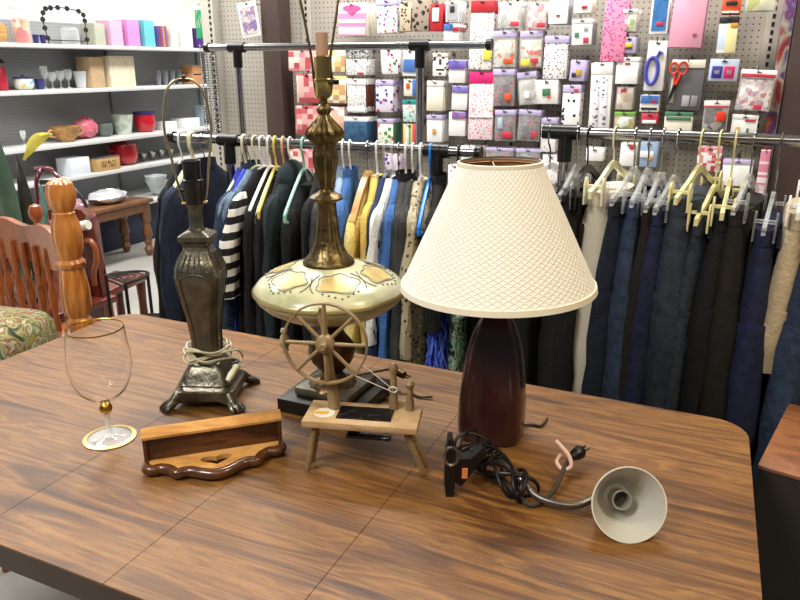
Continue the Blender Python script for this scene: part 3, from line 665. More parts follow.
# ------------------------------------------------------------------ hangers, garments, trousers
def hook_pts(rr=.021):
    return [(0, rr*math.cos(a), rr*math.sin(a)) for a in [R(-20)+R(215)*i/12 for i in range(13)]]
def hanger(x, Y, z, m, label, group=None, w=.205, drop=.125, r=.0048, rz=0, kind='tube', bar=True, neck=-.085):
    t = thing('clothes_hanger', label, 'hanger', (x, Y, z), rz, group)
    hp = [(a, b-.0, c) for a, b, c in hook_pts()]
    # hook rests on top of the rail, stem drops from its back side to the neck
    stem = [hp[-1] if 0 else (0, -.021, -.008), (0, -.018, -.03), (0, -.004, -.05), (0, 0, neck)]
    pts = [p for p in hp]+stem[1:]
    hk = BM(); tube(hk, smooth_path(pts, 2), r*.75, 6)
    obj('hook', hk, m if kind == 'tube' else M_chrome, t)
    b = BM()
    if kind == 'wood':
        for s in (-1, 1):
            rs = []
            for i in range(9):
                u = i/8; y = s*u*w; zz = neck-.01-drop*u**1.4; hh = .020-.006*u
                rs.append([(.010, y, zz+hh), (.012, y, zz), (.008, y, zz-hh), (-.008, y, zz-hh), (-.012, y, zz), (-.010, y, zz+hh)])
            rings(b, rs)
        obj('arms', b, m, t); return t
    tri = smooth_path([(0, 0, neck), (0, w*.35, neck-.03), (0, w*.93, neck-drop*.85), (0, w, neck-drop), (0, w*.9, neck-drop-.022), (0, 0, neck-drop-.026), (0, -w*.9, neck-drop-.022), (0, -w, neck-drop), (0, -w*.93, neck-drop*.85), (0, -w*.35, neck-.03)], 5, True)
    tube(b, tri, r, 7, closed=True); obj('arms', b, m, t)
    return t
def clip_hanger(x, Y, z, m, label, group=None, w=.185, rz=0, r=.006, tilt=0, neck=-.10):
    t = thing('clip_hanger', label, 'hanger', (x, Y, z), rz, group); t.rotation_euler = (tilt, 0, rz)
    pts = hook_pts()+[(0, -.018, -.03), (0, -.004, -.05), (0, 0, neck)]
    obj('hook', tube(BM(), smooth_path(pts, 2), .0026, 6), M_chrome if m is M_clearp else m, t)
    b = BM(); a = smooth_path([(0, -w, neck-.052), (0, -w*.5, neck-.022), (0, 0, neck+.012), (0, w*.5, neck-.022), (0, w, neck-.052)], 5)
    rs = []
    for p in a: rs.append([(.005, p.y, p.z+.009), (.005, p.y, p.z-.011), (-.005, p.y, p.z-.011), (-.005, p.y, p.z+.009)])
    rings(b, rs); obj('arms', b, m, t)
    for s in (-1, 1):
        q = BM(); oc = [(-.012, -.045), (.012, -.045), (.015, .012), (.006, .03), (-.006, .03), (-.015, .012)]
        for k in (-1, 1): prism(q, oc, .005*k, 'x', .022*k)
        box(q, -.024, .024, -.006, .006, .002, .010)
        for v in q.verts: v.co += Vector((0, s*w*.8, neck-.04))
        obj('clip', q, m, t)
    return t
def fold(y, z, k, ph, amp): return amp*(math.sin(k*y+ph+z*1.5)+.5*math.sin(k*2.3*y+ph*1.7-z*2.1))
def garment(x, m, L, label, name='shirt', cat='shirt', hw=.205, th=.022, sleeve=.5, sm=None, rz=0, neckdrop=.105, group=None, Y=RY, z=LZ, collar=None, hood=False, seed=None, strip=None):
    rnd = random.Random(seed if seed is not None else round(x*1000))
    t = thing(name, label, cat, (x, Y, z), rz, group); ph = rnd.uniform(0, 6)
    z0 = -neckdrop
    lv = [(z0+.012, .055, th*.9), (z0, .07, th), (z0-.02, .10, th), (z0-.06, hw*.82, th), (z0-.10, hw, th*.9), (z0-.16, hw*1.02, th*.8), (z0-.26, hw*.96, th*.9), (z0-.36, hw*.94, th), (z0-.48, hw*.97, th*1.1)]
    k = 5
    for i in range(1, k+1): lv.append((z0-.48-(L-.48)*i/k, hw*(1+.02*i), th*(1.1+.06*i)))
    rs = []
    for zz, w, h in lv:
        amp = .010*min(1, max(0, (z0-zz)/.3)); ring = []
        for i in range(32):
            a = 2*PI*i/32; y = w*math.copysign(abs(math.cos(a))**.8, math.cos(a)); xx = h*math.sin(a)
            ring.append((xx+fold(y, zz, 26, ph, amp), y, zz+.004*math.sin(9*y+ph)*(zz < z0-.4)))
        rs.append(ring)
    obj('body', rings(BM(), rs), m, t)
    if sleeve:
        for s in (-1, 1):
            rs = []; n = 10
            for i in range(-2, n+1):
                u = i/n if i > 0 else (0 if i == 0 else .0); g_ = {-2: .25, -1: .65}.get(i, 1); zz = z0-.085-sleeve*u+.03*math.sin(u*2)+{-2: .036, -1: .022}.get(i, 0); y = s*(hw*.86+.055*min(1, u*2.2)+.015*u-{-2: .030, -1: .012}.get(i, 0))
                wy = (.052-.012*u)*g_; wx = (.021+.004*math.sin(7*u+ph))*g_
                rs.append([(wx*math.cos(a)+.004*math.sin(5*a+12*u+ph)+fold(y, zz, 20, ph, .004), y+wy*math.sin(a)+.004*math.sin(14*u+ph), zz+.01*math.cos(a)*0) for a in [2*PI*q/16 for q in range(16)]])
            obj('sleeve', rings(BM(), rs), sm or m, t)
    if collar:
        rs = []
        for i in range(3):
            w = .062-.004*i; zz = z0+.002+.016*i
            rs.append([((th+.004)*math.sin(a), w*math.cos(a), zz) for a in [2*PI*q/20 for q in range(20)]])
        obj('collar', rings(BM(), rs, cap=False), collar, t)
    if hood:
        b = BM(); sphere(b, (.0, 0.0, z0-.03), .1, .42, 1.05, .8, 20); obj('hood', b, m, t)
    if strip:
        sx, mm = strip; b = BM()
        tube(b, smooth_path([(sx, -.06, z0+.01), (sx*1.1, -hw*.75, z0-.05), (sx*1.2, -hw*1.05, z0-.12), (sx*1.2, -hw*1.12, z0-.35), (sx*1.2, -hw*1.14, z0-.6)], 6), .006, 8)
        obj('trim_cord', b, mm, t)
    return t
def cloth(name, col, var=.25, bump=.5, bs=90, vs=14, rough=.95, sheen=.03): return mat('cloth_'+name, col, rough, 0, var, vs, bump, bs, sheen=0)
black = cloth('black', '0b0c0e'); black2 = cloth('charcoal', '131416'); dgreen = cloth('darkgreen', '18262a'); navyc = cloth('navy', '1c2c4c')
denim = cloth('denim', '2a3850', .45, .6, 200, 40); dk_denim = cloth('dark_denim', '151d2e', .4, .6, 200, 30); lt_denim = cloth('light_denim', '6c8298', .4, .6, 200, 60)
royal = cloth('royal', '1a2488', .2); yellow = cloth('yellow', 'e0cc80', .12); yellow2 = cloth('gold', 'd0b058', .12); blue = cloth('blue', '3a64a0', .15); skyb = cloth('sky', '8fa4c0', .15); whitec = cloth('white', 'd9d9d4', .06)
satin = mat('royal_satin', '2a3cf0', .2, 0, .1)
plaid = pat('cloth_plaid', 'noise', '', ['1b1c1e', '2a2b2c', '3a3a36'], (40, 40, 10), .2, .9, False)
snake = pat('cloth_snake', 'dots', 'a89c80', ['2a241c', '4a4030', 'd8ceb0'], (70, 70, 55), .32, .8, False)
paisley = pat('cloth_paisley', 'noise', '', ['101412', '101412', 'b8c4b0', '2f8a68', '101412', 'c8d0c0', '17201c'], (13, 13, 10), 3.2, .8, False)
stripes = pat('cloth_stripes', 'blocks', '', ['e6e4e0', '101014'], (.01, .01, 1), .3, .9, False)
# even black and white bands
m, nt, b_ = new_mat('cloth_bands'); N = nt.nodes; Lk = nt.links
tc = N.new('ShaderNodeTexCoord'); sx = N.new('ShaderNodeSeparateXYZ'); Lk.new(tc.outputs['Object'], sx.inputs[0])
ma = N.new('ShaderNodeMath'); ma.operation = 'MULTIPLY'; ma.inputs[1].default_value = 1/.05; Lk.new(sx.outputs[2], ma.inputs[0])
mf = N.new('ShaderNodeMath'); mf.operation = 'FRACT'; Lk.new(ma.outputs[0], mf.inputs[0])
mg = N.new('ShaderNodeMath'); mg.operation = 'GREATER_THAN'; mg.inputs[1].default_value = .5; Lk.new(mf.outputs[0], mg.inputs[0])
mxx = N.new('ShaderNodeMix'); mxx.data_type = 'RGBA'; mxx.inputs[6].default_value = srgb('101014'); mxx.inputs[7].default_value = srgb('e8e6e0')
Lk.new(mg.outputs[0], mxx.inputs[0]); Lk.new(mxx.outputs[2], b_.inputs['Base Color']); b_.inputs['Roughness'].default_value = .9; bands = m
tealh = mat('hanger_teal', '8fc0b0', .35); yelh = mat('hanger_yellow', 'e0c860', .35); bluh = mat('hanger_blue', '1f7ad8', .3); peachh = mat('hanger_peach', 'e0a888', .35); blkh = M_blk; limeh = mat('hanger_lime', 'b8d060', .35)
woodh = wood('hanger_wood', 'a87a44', 'c39a5c', 'd2ab6c', .35, (3, 3, 14), 0, .2, (20, 20, 100))
def railx(px, py=145): return atY(px, py, RY).x
# (px at rail, garment material, length, label, garment name, category, kwargs, hanger material, hanger label, hanger kw)
G = [
 (180, black, .82, 'long black coat hanging first on the rack, behind the pewter lamp', 'coat', 'coat', dict(sleeve=.55), M_white, 'white hanger leftmost on the rail outside the connector', {}),
 (191, navyc, .75, 'dark navy jacket left of the black rail connector', 'jacket', 'jacket', dict(sleeve=.5), M_ivory, 'thick white hanger left of the black connector', dict(r=.011)),
 (244, royal, .66, 'royal blue sleeveless dress with shiny cobalt piping', 'dress', 'dress', dict(sleeve=0, hw=.19, strip=(.022, satin)), M_ivory, 'pale hanger carrying the royal blue dress', dict(r=.007)),
 (203, dk_denim, .78, 'dark denim jacket left of the royal blue dress', 'jacket', 'jacket', dict(sleeve=.5, collar=dk_denim), M_chrome, 'wire hanger carrying the dark denim jacket', dict(r=.003)),
 (249, denim, .85, 'mid blue denim garment with chained collar', 'jacket', 'jacket', dict(sleeve=.45, collar=denim), M_chrome, 'wire hanger next right of the black connector', dict(r=.003)),
 (255, lt_denim, .7, 'faded light denim jacket left of the striped sleeve', 'jacket', 'jacket', dict(sleeve=.5, hw=.2), M_ivory, 'first of the pale hooks crowded right of the connector', {}),
 (262, black, .7, 'black top with black and white striped sleeves', 'shirt', 'shirt', dict(sleeve=.34, sm=bands), M_white, 'white hanger above the striped sleeve', {}),
 (269, black, .82, 'black track jacket with white piping and small orange emblem', 'jacket', 'jacket', dict(sleeve=.58, strip=(.02, whitec), neckdrop=.13), M_white, 'white hanger beside the yellow pair', dict(r=.006)),
 (275, black2, .8, 'black jacket under the yellow hanger', 'jacket', 'jacket', dict(sleeve=.55, neckdrop=.135), yelh, 'yellow plastic hanger with its arm showing above a black jacket', dict(r=.006, w=.22)),
 (283, black, .8, 'plain black sweater between the yellow hanger and the green hoodie', 'sweater', 'sweater', dict(sleeve=.55), peachh, 'peach plastic hanger beside the yellow one', dict(r=.006)),
 (290, dgreen, .78, 'very dark green hooded sweatshirt beside the teal hanger', 'hoodie', 'hoodie', dict(sleeve=.55, th=.03, hood=True), M_white, 'white hook right of the yellow hanger', {}),
 (303, black2, .8, 'black hooded sweatshirt left of the brass lamp column', 'hoodie', 'hoodie', dict(sleeve=.5, th=.03, neckdrop=.15, hood=False), tealh, 'pale teal plastic hanger with its arm above a black hoodie', dict(r=.006, w=.235)),
 (320, black, .8, 'black knit cardigan right behind the brass bell column', 'cardigan', 'cardigan', dict(sleeve=.5), blkh, 'black hanger directly left of the brass lamp', {}),
 (333, plaid, .78, 'charcoal flecked cardigan behind the brass lamp column', 'cardigan', 'cardigan', dict(sleeve=.5), blkh, 'black hanger hidden behind the brass urn', {}),
 (343, skyb, .5, 'pale blue shirt right of the brass lamp column', 'shirt', 'shirt', dict(sleeve=.5, collar=skyb), M_white, 'white hanger of the pale blue shirt', {}),
 (350, blue, .5, 'denim blue shirt left of the yellow shirt', 'shirt', 'shirt', dict(sleeve=.5, collar=blue), M_white, 'white hanger between blue shirt and yellow shirt', {}),
 (368, yellow, .56, 'pale yellow shirt under the wooden hanger', 'shirt', 'shirt', dict(sleeve=.40, neckdrop=.135), woodh, 'light wooden hanger with a dark metal hook', dict(kind='wood', w=.21)),
 (377, yellow2, .54, 'deeper golden yellow shirt beside the navy one', 'shirt', 'shirt', dict(sleeve=.42), M_white, 'white hanger of the golden yellow shirt', {}),
 (385, navyc, .76, 'navy blue shirt right of the yellow shirts', 'shirt', 'shirt', dict(sleeve=.5), M_clearp, 'clear hanger above the navy shirt', {}),
 (393, whitec, .54, 'white and blue shirt between navy and bright blue', 'shirt', 'shirt', dict(sleeve=.42, sm=whitec), M_clearp, 'clear hanger above the white shirt', {}),
 (399, blue, .56, 'bright mid blue shirt left of the charcoal plaid', 'shirt', 'shirt', dict(sleeve=.5), M_chrome, 'wire hanger above the mid blue shirt', dict(r=.003)),
 (406, plaid, .78, 'charcoal plaid shirt with a dark collar', 'shirt', 'shirt', dict(sleeve=.52, th=.03, collar=black2), M_white, 'first white hook of the tight trio left of the blue hanger', {}),
 (413, plaid, .78, 'second charcoal plaid shirt, next to the snakeskin blouse', 'shirt', 'shirt', dict(sleeve=.52), M_white, 'second white hook of the tight trio left of the blue hanger', {}),
 (421, snake, .7, 'beige and brown snakeskin print blouse', 'blouse', 'blouse', dict(sleeve=.45, th=.026), M_white, 'white hanger arm above the snakeskin blouse', dict(r=.006)),
 (431, snake, .7, 'snakeskin print top beneath the bright blue hanger', 'blouse', 'blouse', dict(sleeve=.0, th=.024, hw=.17, neckdrop=.16), bluh, 'bright blue plastic hanger beside the lamp shade', dict(r=.0065, w=.215)),
 (440, black, .8, 'black dress right of the bright blue hanger', 'dress', 'dress', dict(sleeve=.35, collar=black), blkh, 'black hanger next to the bright blue one', {}),
 (476, black, 1.0, 'long black dress last on the rail behind the lamp shade', 'dress', 'dress', dict(sleeve=.4, hw=.14), blkh, 'last black hanger on the shirt rail', {}),
 (459, paisley, .95, 'green, white and black paisley dress below the lamp shade rim', 'dress', 'dress', dict(sleeve=.3, hw=.18, th=.026), blkh, 'black hanger holding the paisley dress', {}),
]
for i, (px, gm, L, gl, gn, gc, kw, hm, hl, hk) in enumerate(G):
    x = railx(px, 138+.05*(px-230)); rz = R((3 if 3 <= i <= 6 else 13)+random.uniform(-4, 6))
    hanger(x, RY, LZ-.001, hm, hl, 'hangers on the shirt rack', rz=rz, **hk)
    gt = garment(x, gm, L, gl, gn, gc, rz=R(24) if gm is paisley else R(38) if 'long black dress last' in gl else rz, seed=i, **kw)
    if 'orange emblem' in gl: obj('emblem', box(BM(), .022, .030, -.235, -.220, -.31, -.285, .002), mat('emblem_orange', 'e08030', .6), gt)
# blue scarf fringe
sc_p = atY(438, 322, 1.99)
t = thing('fringe_scarf', 'shaggy royal blue fringed scarf tips showing below the lamp shade', 'scarf', (sc_p.x, sc_p.y, sc_p.z+.06)); b = BM()
for i in range(150):
    y = random.uniform(-.05, .05); x = random.uniform(-.022, .022); z = random.uniform(-.30, -.03)
    tube(b, [(x, y, z), (x+random.uniform(-.02, .02), y+random.uniform(-.02, .02), z-.05), (x+random.uniform(-.02, .02), y+random.uniform(-.03, .02), z-.11)], .003, 4)
obj('fringe', b, mat('fringe_blue', '4a66cc', .7), t)['kind'] = 'stuff'
obj('strap', box(BM(), -.012, .012, -.04, .04, -.36, .12, .004), MC['cloth_royal'], t)
# small orange emblem
eb = thing('jacket_emblem', 'x', 'x') if 0 else None

# trousers
def trousers(x, m, L, label, name='jeans', cat='jeans', rz=0, wy=.17, th=.026, z=None, waist=None, Y=RY, drop=.165, group=None, seed=1, hem=.105, pocket=True):
    rnd = random.Random(seed); ph = rnd.uniform(0, 6)
    t = thing(name, label, cat, (x, Y, z or RZ), rz, group); z0 = -drop
    def ell(w, h, zz, cy=0, amp=0, n=28, p=.75):
        return [(h*math.sin(a)+fold(w*math.cos(a)+cy, zz, 24, ph, amp), cy+w*math.copysign(abs(math.cos(a))**p, math.cos(a)), zz) for a in [2*PI*q/n for q in range(n)]]
    obj('waistband', rings(BM(), [ell(wy, th, z0), ell(wy, th*1.05, z0-.02), ell(wy*1.01, th, z0-.04)]), waist or m, t)
    b = BM(); rings(b, [ell(wy*.99, th*.9, z0-.035), ell(wy*1.05, th*1.2, z0-.10, 0, .006), ell(wy*1.12, th*1.45, z0-.20, 0, .009), ell(wy*1.12, th*1.4, z0-.27, 0, .010)])
    obj('hips', b, m, t)
    for s in (-1, 1):
        rs = []
        for i in range(11):
            u = i/10; zz = z0-.25-(L-.25)*u; w = wy*.56*(1-u)+min(hem, wy*.6)*u; cy = s*(wy*.56-.01*u)
            rs.append([(px_+.004*math.sin(31*zz+9*py_+ph), py_, pz_) for px_, py_, pz_ in ell(w, th*(1.4+.15*math.sin(3*u+ph)), zz, cy+.012*math.sin(4*u+ph)*u, .010+.006*u, 24, .85)])
        obj('leg', rings(BM(), rs), m, t)
    if pocket:
        for s in (-1, 1):
            q = BM(); prism(q, [(-.05, -.13), (.05, -.13), (.055, -.03), (-.055, -.03)], .006, 'x', th*1.15); 
            for v in q.verts: v.co += Vector((0, s*.07, z0-.05))
            obj('pocket', q, m, t)
        for yy in (-.14, 0, .14):
            obj('belt_loop', box(BM(), th-.0, th+.008, yy-.005, yy+.005, z0-.045, z0+.002), m, t)
    return t
blkj = cloth('black_trouser', '0e0f12'); brnj = cloth('brown_black', '1b1714', .3, .5, 200, 40); greyj = cloth('grey_denim', '2a323e', .4, .6, 220, 50); indj = cloth('indigo', '1b2140', .4, .6, 220, 40)
beige = cloth('beige_twill', 'd6cdb8', .06, .3, 60); khaki = cloth('khaki', 'b3a284', .1, .4, 80)
T = [
 (552, blkj, 1.0, 'black trousers nearest the lamp shade', 'trousers', {}, M_clearp, 0),
 (579, black2, 1.0, 'charcoal trousers just right of the black rail connector', 'trousers', {}, M_clearp, 0),
 (590, blkj, 1.0, 'black trousers touching the left side of the beige pair', 'trousers', {}, blkh, 0),
 (616, beige, .98, 'pale beige elastic waist trousers right of the lamp shade', 'trousers', dict(th=.052, pocket=False, wy=.12, drop=.15), M_ivory, 1),
 (637, dk_denim, 1.0, 'very dark jeans right of the beige trousers', 'jeans', dict(th=.03), M_clearp, 0),
 (651, denim, 1.0, 'dark blue jeans with raised seams, second pair after the beige trousers', 'jeans', dict(drop=.165, th=.032), M_clearp, 0),
 (664, brnj, 1.0, 'brownish black jeans between two blue pairs', 'jeans', dict(drop=.175), M_clearp, 0),
 (679, indj, 1.0, 'indigo jeans in the middle of the trouser rack', 'jeans', dict(drop=.18, th=.032), M_clearp, 0),
 (703, greyj, 1.0, 'wide washed grey blue jeans with a high waist', 'jeans', dict(th=.046, drop=.15), M_ivory, 1),
 (721, greyj, 1.0, 'grey blue jeans with light stitching under the yellow hanger', 'jeans', dict(drop=.20), M_ivory, 1),
 (736, blkj, 1.0, 'black jeans under the second yellow hanger', 'jeans', dict(drop=.18, th=.03), M_ivory, 1),
 (755, brnj, 1.0, 'dark brown jeans with a visible side seam', 'jeans', dict(drop=.165, th=.036), M_clearp, 0),
 (782, indj, 1.0, 'dark blue jeans on a tilted clear hanger', 'jeans', dict(drop=.21, th=.032), M_clearp, 0),
 (814, khaki, .43, 'cropped khaki trousers hanging short at the right', 'trousers', dict(drop=.165, pocket=False, th=.040, wy=.15), M_white, 1),
 (838, denim, 1.0, 'blue jeans at the right edge of the picture', 'jeans', dict(drop=.19, th=.034), M_white, 1),
]
yh = mat('aged_clear_yellow', 'd8d09a', .3)
for i, (px, m_, L, lab, nm, kw, hm, opaque) in enumerate(T):
    x = railx(px, 133+.043*(px-560)); rz = R(-8+random.uniform(-7, 7))
    hm2 = yh if (opaque and hm is M_ivory and px > 690) else hm
    trousers(x, m_, L, lab, nm, nm, rz, seed=i+20, **kw)
    clip_hanger(x, RY, RZ+.0, hm2, 'clip hanger holding the '+lab, 'clip hangers on the trouser rack', rz=rz, neck=-(kw.get('drop', .165)-.03-.045)+.0 if 0 else -(kw.get('drop', .165)-.055))

# ------------------------------------------------------------------ the table
TZ = .75
Wt = wood('table_laminate', '46290f', '6d451d', '8b602e', .5, (1.9, 19, 19), 0, .42)
Wedge = mat('table_edge', '2e1c11', .45, var=.15, vs=6)
tb = thing('dining_table', 'long walnut laminate dining table with rounded corners and leaf seams in the foreground', 'table', (-.795, 1.11, 0))
XL, XR, Y0, Y1 = -1.70+.795, .108+.795, .63-1.11, 1.60-1.11
def rrect(x0, x1, y0, y1, rl, rr, n=8):
    o = []
    for cx, cy, a0, r in ((x1, y1, 0, rr), (x0, y1, 90, rl), (x0, y0, 180, rl), (x1, y0, 270, rr)):
        if r == 0: o.append((cx, cy)); continue
        sx = -1 if cx == x1 else 1; sy = -1 if cy == y1 else 1
        for i in range(n+1):
            a = R(a0+90*i/n); o.append((cx+sx*r+r*math.cos(a), cy+sy*r+r*math.sin(a)))
    return o
cuts = [XL, -1.085+.795, -.785+.795, -.487+.795, XR]
for i in range(4):
    g = .0006
    o_ = rrect(cuts[i]+(g if i else 0), cuts[i+1]-(g if i < 3 else 0), Y0, Y1, .07 if i == 0 else 0, .07 if i == 3 else 0)
    b = BM(); prism(b, o_, .004, 'z', TZ-.004)
    r_ = bmesh.ops.bevel(b, geom=[e for e in b.edges if abs(e.verts[0].co.z-TZ) < 1e-5 and abs(e.verts[1].co.z-TZ) < 1e-5 and len(e.link_faces) == 2 and e.calc_face_angle(0) > 1], offset=.0012, segments=1)
    if i == 3:
        for v in b.verts:
            if v.co.x > .6: v.co.x += (Y1-v.co.y)*.030
    obj('tabletop_leaf', b, Wt, tb, ang=25)
b = BM(); prism(b, rrect(XL+.001, XR-.001, Y0+.001, Y1-.001, .07, .07), .046, 'z', TZ-.0502); 
for v in b.verts:
    if v.co.x > .6: v.co.x += (Y1-v.co.y)*.030
obj('edge_band', b, Wedge, tb)
b = BM(); prism(b, rrect(XL+.08, XR-.08, Y0+.08, Y1-.08, .02, .02), .07, 'z', TZ-.12); obj('apron', b, Wedge, tb)
for sx in (XL+.16, XR-.16):
    for sy in (Y0+.14, Y1-.14):
        obj('leg', lathe(BM(), [(.022, 0), (.026, .03), (.02, .08), (.03, .3), (.036, .5), (.03, .56), (.038, .58), (.038, .66)], 20, (sx, sy, 0)), Wedge, tb)

# ------------------------------------------------------------------ goblet
gc = atZ(110, 438, TZ)
gb = thing('glass_goblet', 'large clear stemmed goblet with gold rim, gold ball and gold ringed foot', 'glass', (gc.x, gc.y, TZ))
GL, gnt, gbs = new_mat('goblet_glass'); gbs.inputs['Base Color'].default_value = (1, 1, 1, 1); gbs.inputs['Transmission Weight'].default_value = 1; gbs.inputs['Roughness'].default_value = .02; gbs.inputs['IOR'].default_value = 1.14
gold = mat('gilding', 'c8a04e', .28, 1); gold2 = mat('gilding_pale', 'd8b878', .35, .8)
gb.scale = (.92, .92, 1)
pr = [(.0, .083), (.012, .084), (.030, .094), (.050, .112), (.063, .138), (.0685, .165), (.067, .195), (.063, .225), (.0605, .248), (.0590, .2485), (.0612, .225), (.0652, .195), (.0667, .165), (.0612, .138), (.048, .1145), (.028, .098), (.010, .089), (.0, .0885)]
obj('bowl', lathe(BM(), [(max(r, .0004), z) for r, z in pr], 56, cap=True), GL, gb)
obj('rim', lathe(BM(), [(.0603, .2462), (.0606, .2485), (.0600, .2495), (.0592, .2485), (.0594, .2462)], 56, cap=False), gold, gb)
b = BM(); sphere(b, (0, 0, .071), .0145, 1, 1, .95, 24); obj('ball', b, gold, gb)
obj('stem', lathe(BM(), [(.012, .006), (.0075, .012), (.006, .025), (.006, .045), (.0075, .056)], 24), clear('stem_glass', 'e8ecec', .3, .03), gb)
obj('foot', lathe(BM(), [(.0565, .0005), (.0570, .002), (.045, .0035), (.02, .005), (.008, .010), (.001, .010)], 56), clear('foot_glass', 'dfe4e4', .08, .03), gb)
obj('foot_band', lathe(BM(), [(.0575, .0002), (.0580, .0028), (.049, .0042), (.0485, .003)], 56, cap=False), gold2, gb)
b = BM(); box(b, -.022, -.010, -.035, -.024, .0045, .0052); obj('price_sticker', b, mat('sticker_pink', 'e6c8c0', .6), gb)

# ------------------------------------------------------------------ pewter lamp without a shade
pew = mat('antique_pewter', '625d50', .34, .75, var=.45, vs=26, bump=.25, bs=50)
LA = thing('table_lamp', 'dark pewter square baluster lamp with bare harp and clear cord round its foot', 'lamp', (-1.052, 1.222, TZ), R(22.6))
def sq(prof, seg=64, p=5, **k): return lathe(BM(), prof, seg, square=p, **k)
b = BM(); w = .066
# waisted plinth with canted corners
sqp = [(.064, .022), (.070, .026), (.070, .040), (.064, .043), (.060, .050), (.062, .054), (.058, .060), (.050, .075), (.040, .092), (.034, .098)]
Mq = Matrix.Rotation(0, 4, 'Z')
obj('plinth', sq(sqp, 64, 7), pew, LA)
# skirt arches between feet
for k in range(4):
    b = BM(); o_ = [(-.068, .026), (.068, .026), (.068, .012), (.05, .014), (.035, .020), (0, .022), (-.035, .020), (-.05, .014), (-.068, .012)]
    prism(b, o_, .008, 'y', -.070)
    M = Matrix.Rotation(k*PI/2, 4, 'Z')
    for v in b.verts: v.co = M @ v.co
    obj('skirt', b, pew, LA)
    b = BM(); d = Vector((1, 1, 0)).normalized()
    tube(b, [d*.082+Vector((0, 0, .032)), d*.092+Vector((0, 0, .022)), d*.102+Vector((0, 0, .012)), d*.112+Vector((0, 0, .007))], [.012, .012, .011, .009], 12)
    for q in (-1, 0, 1):
        e = Vector((-d.y, d.x, 0))*q*.009
        tube(b, [d*.094+e+Vector((0, 0, .018)), d*.110+e*1.3+Vector((0, 0, .013)), d*.120+e*1.5+Vector((0, 0, .006)), d*.123+e*1.5+Vector((0, 0, .002))], [.006, .0062, .0055, .003], 8)
    M = Matrix.Rotation(k*PI/2, 4, 'Z')
    for v in b.verts: v.co = M @ v.co; v.co.z = max(.0005, v.co.z)
    obj('claw_foot', b, pew, LA)
body = [(.0285, .096), (.0285, .12), (.030, .165), (.035, .21), (.041, .25), (.047, .285), (.0495, .305), (.048, .322), (.043, .335), (.036, .348), (.030, .362), (.0275, .372)]
obj('body', sq(body, 64, 6), pew, LA)
# raised frame mouldings on each face and shoulder reeds
for k in range(4):
    M = Matrix.Rotation(k*PI/2, 4, 'Z'); b = BM()
    def face(u, z):
        r = None
        for (r0, a), (r1, c) in zip(body, body[1:]):
            if a <= z <= c: r = r0+(r1-r0)*(z-a)/(c-a)
        return Vector((u*r, -r-.0008, z))
    pth = [face(-.62, .115), face(-.62, .165), face(-.66, .21), face(-.70, .25), face(-.72, .285), face(-.66, .303), face(-.3, .312), face(0, .314), face(.3, .312), face(.66, .303), face(.72, .285), face(.70, .25), face(.66, .21), face(.62, .165), face(.62, .115)]
    tube(b, pth, .0016, 6)
    for u in (-.6, -.3, 0, .3, .6): tube(b, [face(u*1.0, .318), face(u*.95, .335), face(u*.9, .355)], .0019, 6)
    for v in b.verts: v.co = M @ v.co
    obj('face_moulding', b, pew, LA)
obj('capital', sq([(.0275, .370), (.030, .374), (.030, .380), (.036, .384), (.036, .394), (.032, .397), (.024, .401), (.018, .404)], 64, 9), pew, LA)
obj('neck', lathe(BM(), [(.017, .400), (.019, .405), (.0155, .412), (.0155, .450), (.018, .456), (.021, .460), (.012, .464)], 8), pew, LA)
obj('socket', lathe(BM(), [(.018, .462), (.0205, .470), (.0205, .505), (.0225, .508), (.0225, .514), (.019, .516), (.019, .548), (.020, .550), (.020, .556), (.016, .556), (.016, .52)], 28), M_blk, LA)
obj('switch_key', tube(BM(), [(-.02, 0, .49), (-.034, 0, .49)], [.003, .005], 10), M_blk, LA)
hp = smooth_path([(-.022, 0, .466), (-.026, 0, .48), (-.030, 0, .50), (-.039, 0, .56), (-.047, 0, .61), (-.046, 0, .65), (-.037, 0, .695), (-.021, 0, .717), (0, 0, .721), (.021, 0, .717), (.037, 0, .695), (.046, 0, .65), (.047, 0, .61), (.039, 0, .56), (.030, 0, .50), (.026, 0, .48), (.022, 0, .466)], 5)
hb = tube(BM(), hp, .0026, 8); tube(hb, [(-.027, 0, .464), (.027, 0, .464)], .004, 8)
M = Matrix.Rotation(R(18), 4, 'Z')
for v in hb.verts: v.co = M @ v.co
obj('harp', hb, M_wire, LA)
obj('harp_screw', lathe(BM(), [(.012, .716), (.012, .722), (.004, .723), (.004, .729), (.001, .730)], 14), M_brass, LA)
# cord coiled round the neck of the foot
cordm = clear('clear_cord', 'c9c0a0', .75, .2)
b = BM(); pts = []
for i in range(120):
    a = i*.30; pts.append(((.050+.006*math.sin(i*.37))*math.cos(a), (.050+.006*math.sin(i*.37+1))*math.sin(a), .118+.016*math.sin(i*.21)+.004*math.sin(i*1.1)))
pts += [(.062, -.03, .13), (.078, -.02, .125), (.080, .0, .10), (.072, -.03, .088)]
tube(b, smooth_path(pts, 3), .0026, 7); obj('cord', b, cordm, LA)
b = BM(); tube(b, [(.072, -.030, .088), (.064, -.045, .076), (.058, -.058, .066)], [.007, .009, .006], 10); tube(b, [(.074, -.026, .092), (.071, -.032, .086)], .009, 10)
obj('plug', b, M_ivory, LA)
wr = BM(); tube(wr, [(.066+.010*math.cos(a), -.022+.010*math.sin(a), .100) for a in [2*PI*i/12 for i in range(12)]], .003, 6, closed=True); obj('twist_tie', wr, M_blk, LA)

